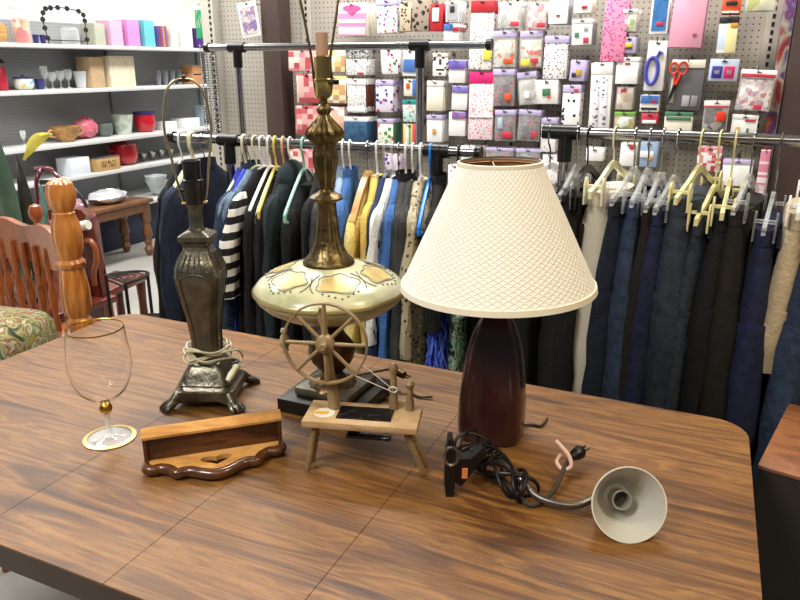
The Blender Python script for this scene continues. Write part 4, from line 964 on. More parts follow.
# ------------------------------------------------------------------ brass lamp with painted glass disc
LB = thing('table_lamp', 'tall antique brass lamp with cream painted disc font on a stepped black base', 'lamp', (-.768, 1.305, TZ))
blkbase = mat('black_cast_base', '1e1a15', .38, .3, var=.4, vs=14)
obj('base', box(BM(), -.098, .10, -.085, .115, 0, .034, .004), blkbase, LB)
obj('base_step', box(BM(), -.070, .073, -.058, .088, .034, .056, .008), mat('black_cast_lit_top', '565040', .4, .4, var=.4, vs=14), LB)  # same black base; its lit upper tone is put into this colour
brz = mat('dark_bronze', '5a4630', .35, .8, var=.4, vs=20)
obj('stem', lathe(BM(), [(.058, .052), (.050, .062), (.03, .070), (.022, .085), (.034, .098), (.048, .115), (.052, .135), (.048, .155), (.034, .172), (.026, .185), (.034, .20), (.06, .213), (.07, .218)], 48, flute=.03, fn=12), brz, LB)
discm, dnt, db = new_mat('painted_glass'); db.inputs['Roughness'].default_value = .28; db.inputs['Coat Weight'].default_value = .2
N = dnt.nodes; Lk = dnt.links; tc = N.new('ShaderNodeTexCoord'); nz = N.new('ShaderNodeTexNoise'); nz.inputs['Scale'].default_value = 9; nz.inputs['Detail'].default_value = 3
Lk.new(tc.outputs['Object'], nz.inputs['Vector']); rr_ = ramp(dnt, ['9c9d78', 'c2be98', 'd0cdb0'], False, [.35, .5, .68]); Lk.new(nz.outputs['Fac'], rr_.inputs[0]); Lk.new(rr_.outputs[0], db.inputs['Base Color'])
dome = [(.165, .287), (.156, .299), (.140, .310), (.118, .320), (.095, .329), (.072, .336), (.050, .341)]
obj('disc', lathe(BM(), [(.050, .214), (.085, .222), (.118, .235), (.145, .251), (.160, .266), (.166, .277), (.1665, .283)]+dome, 96), discm, LB)
obj('disc_rim', lathe(BM(), [(.1655, .276), (.1685, .279), (.1685, .284), (.1655, .288)], 96, cap=False), mat('rim_gold', 'a89a6a', .35, .5), LB)
goldp = mat('gold_medallion', 'c2a868', .35, .3, var=.25, vs=30); outl = mat('medallion_outline', '6c6c64', .35, .5)
def on_dome(r, a, e=.001):
    r = max(.051, min(.164, r))
    for (r0, a0), (r1, a1) in zip(dome, dome[1:]):
        if r1 <= r <= r0: z = a0+(a1-a0)*(r-r0)/(r1-r0); break
    return Vector((r*math.cos(a), r*math.sin(a), z+e))
for k in range(6):
    ac = -PI/2-.35+k*PI/3
    b = BM(); c0 = b.verts.new(on_dome(.108, ac, .0022)); rg = []
    for ring_ in (.5, 1.0):
        vs = []
        for i in range(40):
            t_ = 2*PI*i/40; q = (1+.10*math.cos(5*t_))*ring_
            vs.append(b.verts.new(on_dome(.108+.026*q*math.sin(t_), ac+.36*q*math.cos(t_), .0016)))
        rg.append(vs)
    for i in range(40):
        j = (i+1) % 40; b.faces.new((c0, rg[0][i], rg[0][j])); b.faces.new((rg[0][i], rg[1][i], rg[1][j], rg[0][j]))
    md = obj('medallion', b, goldp, LB)
    b = BM()
    tube(b, [on_dome(.108+.030*(1+.12*math.cos(5*t_))*math.sin(t_), ac+.41*(1+.10*math.cos(5*t_))*math.cos(t_), .0012) for t_ in [2*PI*i/60 for i in range(60)]], .0008, 5, closed=True)
    for sgn in (-1, 1):
        for i in range(7):
            a2 = ac+sgn*(.30+.05*i); r2 = .150-.004*abs(3-i)
            sphere(b, on_dome(r2, ac+(i-3)*.09+sgn*.0, .001), .0022 if sgn > 0 else .0019, seg=6)
        tube(b, [on_dome(.108+.03*math.sin(u)+.0, ac+sgn*(.46+.06*math.cos(u*2)), .001) for u in [-1.2+.3*i for i in range(9)]], .001, 4)
    obj('medallion_border', b, outl, md)
bell = [(.056, .338), (.056, .344), (.052, .349), (.044, .358), (.036, .370), (.030, .384), (.026, .400), (.0225, .425), (.0200, .452), (.0195, .470), (.022, .474), (.034, .480), (.036, .484), (.030, .489), (.020, .494), (.0145, .499), (.013, .503)]
obj('bell_column', lathe(BM(), bell, 72, flute=.035, fn=12, frange=(.36, .465)), M_brass, LB)
obj('urn', lathe(BM(), [(.012, .502), (.018, .505), (.0165, .510), (.0195, .530), (.0245, .560), (.0245, .578), (.020, .592), (.022, .597)], 72, flute=.09, fn=10), M_brass, LB)
obj('leaf_cap', lathe(BM(), [(.020, .594), (.026, .598), (.035, .607), (.0375, .615), (.034, .624), (.026, .634), (.018, .643), (.012, .650), (.010, .655)], 72, flute=.10, fn=12), M_brass, LB)
obj('knop', lathe(BM(), [(.010, .652), (.014, .658), (.016, .664), (.013, .670), (.008, .674), (.008, .684), (.013, .688)], 30), M_brass, LB)
obj('socket', lathe(BM(), [(.010, .684), (.016, .690), (.0165, .712), (.0185, .716), (.0185, .722), (.0165, .724), (.016, .765), (.014, .767)], 30), mat('socket_brass', 'b09a60', .3, 1), LB)
obj('candle_sleeve', lathe(BM(), [(.0125, .760), (.0125, .81), (.010, .812), (.010, .80)], 24), mat('card_sleeve', 'b08a72', .6), LB)
obj('switch_key', lathe(tube(BM(), [(.016, -.004, .715), (.030, -.008, .716)], .003, 8), [(.001, -.005), (.007, -.004), (.007, .004), (.001, .005)], 14, (.034, -.009, .717)), M_blk, LB)
hp = smooth_path([(-.014, 0, .690), (-.018, 0, .72), (-.021, 0, .76), (-.030, 0, .82), (-.044, 0, .90), (-.052, 0, .98), (-.040, 0, 1.05), (0, 0, 1.08), (.040, 0, 1.05), (.052, 0, .98), (.040, 0, .90), (.026, 0, .82), (.016, 0, .76), (.018, 0, .72), (.014, 0, .690)], 5)
hb = tube(BM(), hp, .0026, 8); M = Matrix.Rotation(R(30), 4, 'Z')
for v in hb.verts: v.co = M @ v.co
obj('harp', hb, mat('harp_bronze', '7a6248', .4, 1), LB)
d = atY(288, 336, 1.30)
obj('hanging_finial', lathe(BM(), [(.002, .060), (.007, .058), (.009, .052), (.006, .046), (.009, .040), (.0125, .030), (.011, .018), (.007, .012), (.009, .006), (.004, 0)], 20, (d.x+.768, -.02, d.z-TZ-.035)), mat('ivory_turning', 'a89a72', .4), LB)
# its cord and plug
b = BM(); tube(b, smooth_path([(.09, .10, .006), (.14, .12, .004), (.17, .11, .004), (.20, .12, .006)], 5), .003, 6)
obj('cord', b, mat('brown_cord', '3a2c20', .5), LB); b = BM(); tube(b, smooth_path([(-.09, -.09, .004), (-.08, -.13, .004), (-.10, -.17, .004), (-.13, -.20, .004)], 5), .0022, 6)
obj('cord', b, mat('brown_cord', '3a2c20', .5), LB)
b = BM(); tube(b, [(.10, .105, .066), (.115, .10, .064), (.14, .09, .062)], [.008, .011, .009], 10); tube(b, [(.14, .085, .062), (.155, .08, .062)], .002, 6); tube(b, [(.142, .095, .062), (.157, .09, .062)], .002, 6)
tube(b, smooth_path([(.03, .04, .06), (.06, .07, .062), (.10, .105, .066)], 4), .003, 6)
obj('plug', b, brz, LB)

# ------------------------------------------------------------------ oxblood lamp with a big cream shade
LC = thing('table_lamp', 'oxblood ceramic lamp under a wide cream diamond quilted shade', 'lamp', (-.394, 1.331, TZ), R(8))
ox = mat('oxblood_glaze', '2e1412', .28, 0, var=.5, vs=9, coat=.4, stretch=(1, 1, .4))
obj('base', sq([(.058, 0), (.0645, .003), (.0680, .012), (.0690, .04), (.0680, .08), (.0645, .12), (.0600, .16), (.0540, .195), (.046, .225), (.036, .25), (.026, .268), (.018, .28), (.014, .285)], 72, 3.4), ox, LC)
obj('neck', lathe(BM(), [(.012, .283), (.012, .32), (.018, .322), (.018, .36), (.012, .362)], 20), M_brass, LC)
# shade, tilted slightly
sb = BM(); uvl = sb.loops.layers.uv.new('UVMap'); nseg = 96; nz_ = 14
R0, R1, ZB, ZT = .194, .080, .331, .572
vs = [[sb.verts.new(((R0+(R1-R0)*j/nz_)*math.cos(2*PI*i/nseg), (R0+(R1-R0)*j/nz_)*math.sin(2*PI*i/nseg), ZB+(ZT-ZB)*j/nz_)) for i in range(nseg)] for j in range(nz_+1)]
for j in range(nz_):
    for i in range(nseg):
        k = (i+1) % nseg; f = sb.faces.new((vs[j][i], vs[j][k], vs[j+1][k], vs[j+1][i]))
        for lp, (uu, vv) in zip(f.loops, ((i, j), (i+1, j), (i+1, j+1), (i, j+1))): lp[uvl].uv = (uu/nseg, vv/nz_)
shm, snt, sbs = new_mat('quilted_shade'); N = snt.nodes; Lk = snt.links
sbs.inputs['Base Color'].default_value = srgb('f2ecdd'); sbs.inputs['Roughness'].default_value = .75
uv = N.new('ShaderNodeUVMap'); uv.uv_map = 'UVMap'; sxy = N.new('ShaderNodeSeparateXYZ'); Lk.new(uv.outputs[0], sxy.inputs[0])
def mth(op, a, b=None, c=None):
    n = N.new('ShaderNodeMath'); n.operation = op
    for i, q in enumerate((a, b, c)):
        if q is None: continue
        if isinstance(q, (int, float)): n.inputs[i].default_value = q
        else: Lk.new(q, n.inputs[i])
    return n.outputs[0]
uA = mth('MULTIPLY', sxy.outputs[0], 62.0); vA = mth('MULTIPLY', sxy.outputs[1], 25.0)
g1 = mth('ABSOLUTE', mth('SINE', mth('MULTIPLY', mth('ADD', uA, vA), PI))); g2 = mth('ABSOLUTE', mth('SINE', mth('MULTIPLY', mth('SUBTRACT', uA, vA), PI)))
hgt = mth('MINIMUM', mth('MINIMUM', g1, g2), .6)
bp = N.new('ShaderNodeBump'); bp.inputs['Strength'].default_value = .8; bp.inputs['Distance'].default_value = .0022; bp.invert = True; Lk.new(hgt, bp.inputs['Height']); Lk.new(bp.outputs[0], sbs.inputs['Normal'])
so = obj('lamp_shade', sb, shm, LC, ang=60)
def tilt(o): o.rotation_euler = (0, 0, 0)
so_l = lathe(BM(), [(R0-.003, ZB+.001), (R1-.003, ZT-.001)], 96, cap=False)
so_in = obj('shade_lining', so_l, mat('shade_lining', 'b07a4e', .7), so)
obj('bottom_trim', lathe(BM(), [(R0-.003, ZB-.004), (R0+.0018, ZB-.004), (R0-.0005, ZB+.007), (R0-.005, ZB+.008), (R0-.004, ZB)], 96, cap=False), mat('shade_trim', 'e2d8c0', .7), so)
obj('top_trim', lathe(BM(), [(R1-.003, ZT-.006), (R1+.002, ZT-.005), (R1+.0016, ZT+.003), (R1-.003, ZT+.004)], 96, cap=False), MC['shade_trim'], so)
b = BM()
for k in range(3): tube(b, [(0, 0, ZT-.025), (R1*math.cos(k*2.09), R1*math.sin(k*2.09), ZT-.004)], .0018, 6)
tube(b, smooth_path([(-.012, 0, .35), (-.035, 0, .42), (-.03, 0, .52), (0, 0, ZT-.025), (.03, 0, .52), (.035, 0, .42), (.012, 0, .35)], 5), .002, 6)
obj('shade_carrier', b, M_wire, so)
# the shade sits a little askew on its harp
so.rotation_euler = (0, R(-1.2), R(-8)); so.location = (.006, 0, 0)
b = BM(); tube(b, smooth_path([(.05, .03, .006), (.08, .05, .004), (.10, .05, .004), (.11, .09, .004)], 4), .003, 6); obj('cord', b, MC['brown_cord'], LC)

# ------------------------------------------------------------------ wooden shelf with heart cut-out
a = atZ(150, 466, .775); c = atZ(281, 450, .775)
W1 = wood('maple_oil', 'a06c38', 'bd8848', 'd09c5a', .3, (3, 12, 12), .2, .15); W2 = wood('walnut_oil', '2a160b', '4a2a16', '5c381f', .25, (3, 16, 16), .3, .3)
c0 = atZ(148, 472, TZ); c1 = atZ(281, 451, TZ); ang = math.atan2(c1.y-c0.y, c1.x-c0.x); wd = (c1-c0).length; mid = (c0+c1)/2
HS = thing('heart_shelf', 'small wooden shelf with scalloped dark edge and heart cut-out lying on the table', 'shelf', (mid.x, mid.y, TZ), ang)
hw = wd/2; D = .085
# scalloped front edge (y toward the camera negative), back edge at y=+.0
def scal(off=0):
    pts = []
    for x, y in [(-hw, .0), (-hw, -.012), (-hw*.93, -.020), (-hw*.80, -.018), (-hw*.66, -.030), (-hw*.58, -.046), (-hw*.50, -.044), (-hw*.38, -.046), (-hw*.24, -.058), (-hw*.1, -.068), (0, -.070), (hw*.1, -.068), (hw*.24, -.058), (hw*.38, -.046), (hw*.50, -.044), (hw*.58, -.046), (hw*.66, -.030), (hw*.80, -.018), (hw*.93, -.020), (hw, -.012), (hw, .0)]:
        pts.append((x, y))
    return pts
sc_ = scal(); top = BM()
hearts = [(0, -.022)]
hp_ = []
for i in range(28):
    t_ = 2*PI*i/28; hx = 16*math.sin(t_)**3; hy = 13*math.cos(t_)-5*math.cos(2*t_)-2*math.cos(3*t_)-math.cos(4*t_)
    hp_.append((hx/16*.030, -.029+hy/16*.020))
# plate with heart hole, bridged by triangle fill
def plate(outer, inner, z0_, z1_):
    b = BM()
    for z in (z0_, z1_):
        ov = [b.verts.new((x, y, z)) for x, y in outer]; iv = [b.verts.new((x, y, z)) for x, y in inner]
        es = [b.edges.new((q[i], q[(i+1) % len(q)])) for q in (ov, iv) for i in range(len(q))]
        bmesh.ops.triangle_fill(b, edges=es, use_beauty=True)
        if z == z0_: lo = (ov, iv)
        else: hi = (ov, iv)
    for l, h_ in zip(lo, hi):
        for i in range(len(l)):
            j = (i+1) % len(l); b.faces.new((l[i], l[j], h_[j], h_[i]))
    return b
back = [(hw, .030), (-hw, .030)]
obj('heart_panel', plate([(x*.98, y+.006) for x, y in sc_]+back, hp_, .012, .022), W1, HS)
b = BM(); edge = [(x, y, .016) for x, y in smooth_path([(x, y, 0) for x, y in sc_], 3) for _ in (0,)] if 0 else [(p.x, p.y, .013) for p in smooth_path([(x, y, 0) for x, y in sc_], 3)]
tube(b, edge, .0105, 12); obj('scalloped_edge', b, W2, HS)
H_ = .083
obj('back_board', box(BM(), -hw+.004, hw-.004, .004, .018, .012, H_-.015, .001), W2, HS)
b = BM(); o_ = [(-.002, H_-.014), (-.002, H_-.009), (.018, H_+.002), (.024, H_-.0), (.024, H_-.014)]
prism(b, [(y, z) for y, z in o_], 2*hw+.010, 'x', -hw-.005); obj('top_rail', b, W1, HS)
for s in (-1, 1):
    b = BM(); box(b, s*hw-.004, s*hw+.004, -.001, .024, .0, H_-.013, .002); obj('side_rail', b, W2, HS)

# ------------------------------------------------------------------ toy spinning wheel
W3 = wood('pale_oak', '96774e', 'b09064', 'c2a378', .5, (4, 30, 30), 0, .2, (20, 300, 300)); W4 = mat('turned_oak', '8a7350', .45, var=.2, vs=30)
BZ = .112
SW = thing('spinning_wheel', 'miniature wooden spinning wheel with eight spokes on a small bench', 'ornament', (-.581, 1.098, TZ), R(16.3))
HL, HD = .110, .046
obj('bench', box(BM(), -HL, HL, -HD, HD, BZ-.014, BZ, .002), W3, SW)
obj('plaque', box(BM(), -.048, .058, -.026, .026, BZ, BZ+.0016), pat('black_marble', 'noise', '', ['0a0a0c', '141416', '0c0c0e', '3c3c40'], (60, 60, 60), 1, .15), SW)
obj('price_sticker', lathe(BM(), [(.020, BZ), (.020, BZ+.001)], 20, (-.074, -.008, 0)), mat('sticker_white', 'd8d2c0', .5), SW)
obj('orange_tag', box(BM(), -.092, -.066, -.014, -.004, BZ+.001, BZ+.002), mat('sticker_amber', 'd9a23a', .5), SW)
for sx in (-1, 1):
    for sy in (-1, 1):
        tx, ty = sx*.086, -.030 if sy < 0 else -.012; bx, by = (.122 if sx > 0 else -.104), (-.036 if sx < 0 else -.022)+(0 if sy < 0 else .034)
        P0 = Vector((tx, ty, BZ-.012)); P1 = Vector((bx, by, 0.003)); n = 14
        obj('leg', tube(BM(), [P0.lerp(P1, i/n) for i in range(n+1)], [.0062, .0065, .0067, .0068, .0052, .0075, .005, .0075, .005, .0075, .0052, .007, .0048, .006, .0045], 14), W4, SW)
obj('lower_plate', box(BM(), -.04, .05, .02, .05, .044, .050, .001), MC['black_marble'], SW)  # thin black plate below the bench
# wheel
wc = Vector((-.070, .0, .2525)); RW = .081
def onw(a, r, y=0): return wc+Vector((r*math.cos(a), y, r*math.sin(a)))
b = BM(); rs = []
for i in range(64):
    a_ = 2*PI*i/64; rs.append([onw(a_, RW-.003, -.005), onw(a_, RW+.0005, -.005), onw(a_, RW-.001, 0), onw(a_, RW+.0005, .005), onw(a_, RW-.003, .005)])
rs.append(rs[0]); rings(b, rs, cap=False); bmesh.ops.remove_doubles(b, verts=b.verts, dist=1e-6)
wh = obj('wheel_rim', b, W4, SW)
for k in range(8):
    a_ = 2*PI*k/8+.0; ps = [onw(a_, .012), onw(a_, .03), onw(a_, .05), onw(a_, .07), onw(a_, RW-.003)]
    obj('spoke', tube(BM(), ps, [.003, .004, .0034, .0038, .0028], 10), W4, wh)
def ylathe(prof, c):
    b = lathe(BM(), prof, 24); M = Matrix.Translation(c) @ Matrix.Rotation(PI/2, 4, 'X')
    for v in b.verts: v.co = M @ v.co
    return b
obj('hub', ylathe([(.010, -.010), (.017, -.008), (.019, 0), (.017, .008), (.009, .012), (.006, .022)], wc), W4, wh)
pb = Vector((-.060, .018, BZ)); pt = Vector((-.080, .018, .318)); n = 16
obj('wheel_post', tube(BM(), [pb.lerp(pt, i/n) for i in range(n+1)], [.0125, .0115, .012, .010, .009, .0095, .0085, .0085, .0085, .008, .0075, .008, .007, .006, .009, .0095, .004], 16), W4, SW)
for (x_, h_, nm) in ((.055, .096, 'tall_spindle'), (.087, .060, 'short_spindle')):
    ps = [Vector((x_, .030, BZ+h_*i/12)) for i in range(13)]
    obj(nm, tube(BM(), ps, [.009, .009, .008, .0085, .0075, .0065, .0065, .007, .006, .005, .0085, .009, .004], 14), W4, SW)
obj('flyer_peg', tube(BM(), [(.055, .03, BZ+.040), (.087, .030, BZ+.034)], .003, 8), W4, SW)
b = BM(); tube(b, [wc+Vector((.058, -.008, -.058)), Vector((.055, .020, BZ+.040))], .001, 5); tube(b, [wc+Vector((.074, -.008, -.036)), Vector((.055, .020, BZ+.046))], .001, 5)
tube(b, [Vector((.055, .022, BZ+.044))+Vector((.008*math.cos(t_), 0, .006*math.sin(t_))) for t_ in [2*PI*i/12 for i in range(12)]], .0016, 5, closed=True)
obj('drive_string', b, mat('white_string', 'dcd8cc', .7), SW)

# ------------------------------------------------------------------ gooseneck clip lamp lying on the table
CL = thing('clip_lamp', 'grey gooseneck clip lamp lying on its side with tangled black cord', 'lamp', (-.25, 1.12, TZ))
def L_(p): return Vector(p)-Vector((-.25, 1.12, TZ))
shc = Vector((-.0805, 1.088, .8065)); SS = .79; nrm = Vector((.37, -.84, .39)).normalized()
qz = nrm.to_track_quat('Z', 'Y').to_matrix().to_4x4(); MS = Matrix.Translation(L_(shc)) @ qz
shin = mat('lamp_bell_inside', 'c3c0b4', .35, .1); shout = mat('lamp_bell_cream', 'd8d4c4', .4)
prof_o = [(.020, -.100), (.030, -.095), (.042, -.080), (.052, -.055), (.062, -.030), (.072, -.010), (.0775, 0), (.0785, .002), (.0765, .002)]
prof_i = [(.0765, .002), (.0705, -.010), (.0605, -.030), (.0505, -.055), (.040, -.078), (.028, -.090), (.001, -.092)]
bs_ = obj('bell_shade', lathe(BM(), [(r*SS, z*SS) for r, z in prof_o], 56, M=MS, cap=False), shout, CL)
obj('inner_reflector', lathe(BM(), [(r*SS, z*SS) for r, z in prof_i], 56, M=MS, cap=False), shin, bs_)
obj('rim', lathe(BM(), [(.0605, .0005), (.0625, .0005), (.0625, .003), (.0605, .003)], 56, M=MS, cap=False), shout, bs_)
obj('socket_ring', lathe(BM(), [(.015, -.069), (.017, -.049), (.0172, -.038), (.0145, -.037), (.0138, -.047), (.0135, -.060)], 32, M=MS, cap=False), mat('socket_cream', 'a8a598', .35, .1), bs_)
b = lathe(BM(), [(.0135, -.060), (.001, -.060)], 24, M=MS, cap=False); obj('socket_floor', b, mat('socket_dark', '5a5850', .4), bs_)
b = BM(); box(b, -.003, .003, -.003, .003, -.060, -.052, 0, MS); sphere(b, MS @ Vector((.007, .003, -.058)), .002, seg=8); sphere(b, MS @ Vector((-.006, -.004, -.058)), .002, seg=8); obj('contact', b, M_brass, bs_)
apex = L_(shc-nrm*.078)
gneck = mat('gooseneck_metal', '75706a', .3, .9)
gp_ = smooth_path([L_((-.345, 1.165, .778)), L_((-.31, 1.15, .790)), L_((-.275, 1.125, .785)), L_((-.24, 1.108, .768)), L_((-.20, 1.105, .764)), L_((-.165, 1.115, .766)), L_((-.140, 1.140, .772)), apex], 10)
rad = [.0062+.0011*(i % 2) for i in range(len(gp_))]
obj('gooseneck', tube(BM(), gp_, rad, 14), gneck, CL)
obj('shade_collar', lathe(BM(), [(.008, -.094), (.010, -.090), (.017, -.079), (.017, -.074)], 24, M=MS), gneck, CL)
# clamp: two jaws joined by a spring
cb = L_(atZ(449, 494, TZ)); up = Vector((0, 0, 1))
dirx = Vector((math.cos(R(24)), math.sin(R(24)), 0)); diry = Vector((-dirx.y, dirx.x, 0))
MJ = Matrix(((dirx.x, diry.x, 0, cb.x), (dirx.y, diry.y, 0, cb.y), (0, 0, 1, 0), (0, 0, 0, 1)))
b = BM(); prism(b, [(-.006, 0), (.008, 0), (.010, .03), (.010, .085), (.004, .118), (-.004, .118), (-.008, .085), (-.010, .03)], .028, 'y', -.010)
for v in b.verts: v.co = MJ @ v.co
obj('clamp_jaw', b, M_blk, CL)
b = BM(); prism(b, [(.010, .028), (.022, .020), (.050, .062), (.066, .088), (.058, .098), (.038, .078), (.012, .075)], .024, 'y', -.006)
for v in b.verts: v.co = MJ @ v.co
obj('clamp_jaw', b, M_blk, CL)
b = BM(); tube(b, [MJ @ Vector((.002+.012*math.cos(t_), -.012+.002*(i_ % 2), .085+.018*math.sin(t_))) for i_, t_ in enumerate([2*PI*i/16 for i in range(16)])], .003, 6, closed=True); obj('clamp_spring', b, M_dchrome, CL)
b = BM(); box(b, .022, .032, -.0085, -.006, .038, .058, 0, MJ); obj('price_sticker', b, mat('sticker_orange', 'd9884a', .5), CL)
# tangled cord
rn = random.Random(11); pts = []
A_ = L_((-.395, 1.175, .80)); B_ = L_((-.275, 1.12, .772))
ax = (B_-A_).normalized(); s1 = ax.cross(up).normalized(); s2 = ax.cross(s1)
for i in range(300):
    u = i/299; w_ = .5-.5*math.cos(u*2*PI*5.3); a_ = i*.36+1.2*math.sin(i*.07)
    rr2 = (.030+.006*math.sin(i*.33))*(1-.15*w_)
    p = A_.lerp(B_, w_*.95+.02)+s1*rr2*math.cos(a_)+s2*rr2*.85*math.sin(a_)+ax*.03*math.sin(a_*.5+i*.05)
    p.z = max(.004, p.z); pts.append(p)
tube_b = BM(); tube(tube_b, smooth_path(pts, 2), .0029, 7)
tail = smooth_path([pts[-1], L_((-.26, 1.10, .756)), L_((-.235, 1.10, .757)), L_((-.215, 1.15, .762)), L_((-.212, 1.20, .775)), L_((-.205, 1.235, .785))], 6)
obj('cord', tube_b, M_blk, CL)
obj('cord_tail', tube(BM(), tail, .0045, 8), mat('cord_grey', '3b342c', .5), CL)
pl = L_((-.205, 1.235, .785)); pe = L_((-.190, 1.262, .790))
b = BM(); tube(b, [pl, pl.lerp(pe, .3), pl.lerp(pe, .8), pe], [.006, .011, .0135, .010], 14); pg = obj('plug', b, M_blk, CL)
b = BM(); dd = (pe-pl).normalized(); sd = dd.cross(up).normalized()
for s in (-1, 1): box(b, -.0008, .0008, -.003, .003, 0, .016, 0, Matrix.Translation(pe+sd*s*.005) @ dd.to_track_quat('Z', 'Y').to_matrix().to_4x4())
obj('prong', b, M_chrome, pg)
b = BM(); tk = L_((-.214, 1.222, .785)); tube(b, smooth_path([tk+Vector((-.022, .015, .028)), tk+Vector((-.008, .006, .022)), tk+Vector((.008, -.004, .012)), tk+Vector((.014, -.012, -.004)), tk+Vector((0, -.016, -.012)), tk+Vector((-.014, -.004, -.006)), tk+Vector((-.010, .008, .004))], 5), .0038, 7)
obj('twist_tie', b, mat('pink_tie', 'd9b0a0', .6), CL)

# ------------------------------------------------------------------ left side furniture
hon = wood('honey_pine', '8a4a1c', 'b06a2c', 'c9823c', .22, (12, 12, 2), .5, .15, (60, 60, 8)); chw = wood('chestnut', '50230f', '8a461e', 'a0562a', .3, (8, 8, 3), .3, .2, (60, 60, 8)); rdw = wood('red_mahogany', '3e140c', '5e2214', '702c1a', .3, (8, 8, 2), .3, .2, (60, 60, 8))
def turned(par, name, x, y, z0, z1, prof, m, seg=24):
    """prof: list of (radius, fraction)"""
    return obj(name, lathe(BM(), [(r, z0+(z1-z0)*u) for r, u in prof], seg, (x, y, 0)), m, par)
# chair with heavy turned posts, back towards the table
q0 = atY(72, 270, 1.66); cx, cy = q0.x, q0.y
CH_ = thing('wooden_chair', 'honey coloured wooden chair with a heavy turned post left of the table', 'chair', (cx, cy, 0), R(-9))
ztop = 1.15
post = [(.030, 0), (.034, .1), (.026, .2), (.036, .3), (.036, .50), (.030, .52), (.040, .55), (.042, .57), (.032, .585), (.045, .61), (.047, .67), (.040, .72), (.036, .735), (.046, .745), (.046, .755), (.034, .765), (.044, .79), (.048, .83), (.044, .87), (.034, .895), (.036, .90), (.030, .905), (.042, .925), (.047, .955), (.040, .985), (.020, .998), (.002, 1.0)]
obj('back_post', lathe(BM(), [(r, ztop*u) for r, u in post], 80, flute=.045, fn=10), hon, CH_)
turned(CH_, 'back_post', -.60, 0, 0, ztop, post, hon, 32)
def railm(x0, x1, za, zb, bow, th, m, par, name):
    b = BM(); rs = []
    for i in range(13):
        u = i/12; x = x0+(x1-x0)*u; d = bow*math.sin(PI*u); s = .018*math.sin(PI*u)-.012*math.cos(4*PI*u)
        rs.append([(x, d-th, za-s*.4), (x, d+th, za-s*.4), (x, d+th, zb+s), (x, d-th, zb+s)])
    return obj(name, rings(b, rs), m, par)
railm(-.58, -.02, .825, .945, .03, .012, chw, CH_, 'top_rail')
railm(-.58, -.02, .52, .56, .02, .012, chw, CH_, 'lower_rail')
for i in range(7):
    x = -.09-i*.072
    turned(CH_, 'spindle', x, .012, .54, .89, [(.008, 0), (.013, .15), (.009, .3), (.017, .5), (.009, .62), (.014, .8), (.009, 1)], chw, 16)
b = BM(); prism(b, [(-.60, .01), (.01, .01), (-.13, .34), (-.52, .34)], .035, 'z', .43); obj('seat', b, chw, CH_)
for x in (-.48, -.17): turned(CH_, 'front_leg', x, .30, 0, .44, [(.018, 0), (.024, .2), (.018, .4), (.028, .6), (.02, .8), (.026, 1)], hon, 20)
# second chair behind, stacked-bobbin post with ball finial
q1 = atY(45, 270, 2.04); zk = atY(39, 204, 2.04).z
C2 = thing('wooden_chair', 'brown wooden chair with bobbin turned post and small ball finial', 'chair', (q1.x, q1.y, 0), R(-6))
bob = [(.022, 0), (.026, .3)]
for i in range(7):
    z = .42+i*.066; bob += [(.012, z), (.023, z+.018), (.026, z+.033), (.023, z+.048), (.012, z+.064)]
bob += [(.020, .90), (.012, .915), (.026, .94), (.029, .965), (.022, .99), (.002, 1)]
turned(C2, 'back_post', 0, 0, 0, zk, bob, chw, 24)
turned(C2, 'back_post', -.42, 0, 0, zk, bob, chw, 24)
railm(-.42, 0, .70, .77, .03, .011, chw, C2, 'top_rail')
for i in range(4): turned(C2, 'spindle', -.08-i*.085, .012, .46, .71, [(.008, 0), (.014, .2), (.008, .35), (.016, .55), (.008, .7), (.013, .85), (.008, 1)], chw, 16)
obj('seat', box(BM(), -.44, -.02, 0, .36, .42, .455, .012), rdw, C2)
for x in (-.40, -.02): turned(C2, 'front_leg', x-.03, .32, 0, .43, [(.018, 0), (.024, .2), (.018, .4), (.026, .7), (.02, 1)], chw, 20)
# upholstered floral cushion
fc = atY(8, 330, 1.40)
FC = thing('upholstered_seat', 'green and yellow floral upholstered seat at the left edge of the table', 'chair', (-2.09, 1.33, 0), R(10))
flo = pat('floral_tapestry', 'noise', '', ['20261a', '4c5a2a', '98925c', '6a3a28', 'b4ae88', '3a5230', '908038'], (13, 13, 13), 1.6, .8, False)
b = BM(); rs = []
for k_, (s_, z_) in enumerate([(.86, 0), (.98, .015), (1.0, .06), (.98, .11), (.9, .135), (.7, .148), (.3, .153)]):
    rs.append([(.19*s_*math.copysign(abs(math.cos(a_))**.45, math.cos(a_)), .23*s_*math.copysign(abs(math.sin(a_))**.45, math.sin(a_)), (.59+z_) ) for a_ in [2*PI*i/36 for i in range(36)]])
obj('cushion', rings(b, rs), flo, FC)
obj('seat_frame', box(BM(), -.20, .20, -.21, .21, .53, .59, .01), chw, FC)
for sx in (-.17, .17):
    for sy in (-.18, .18): turned(FC, 'leg', sx, sy, 0, .54, [(.014, 0), (.02, .3), (.016, .6), (.024, 1)], chw, 16)
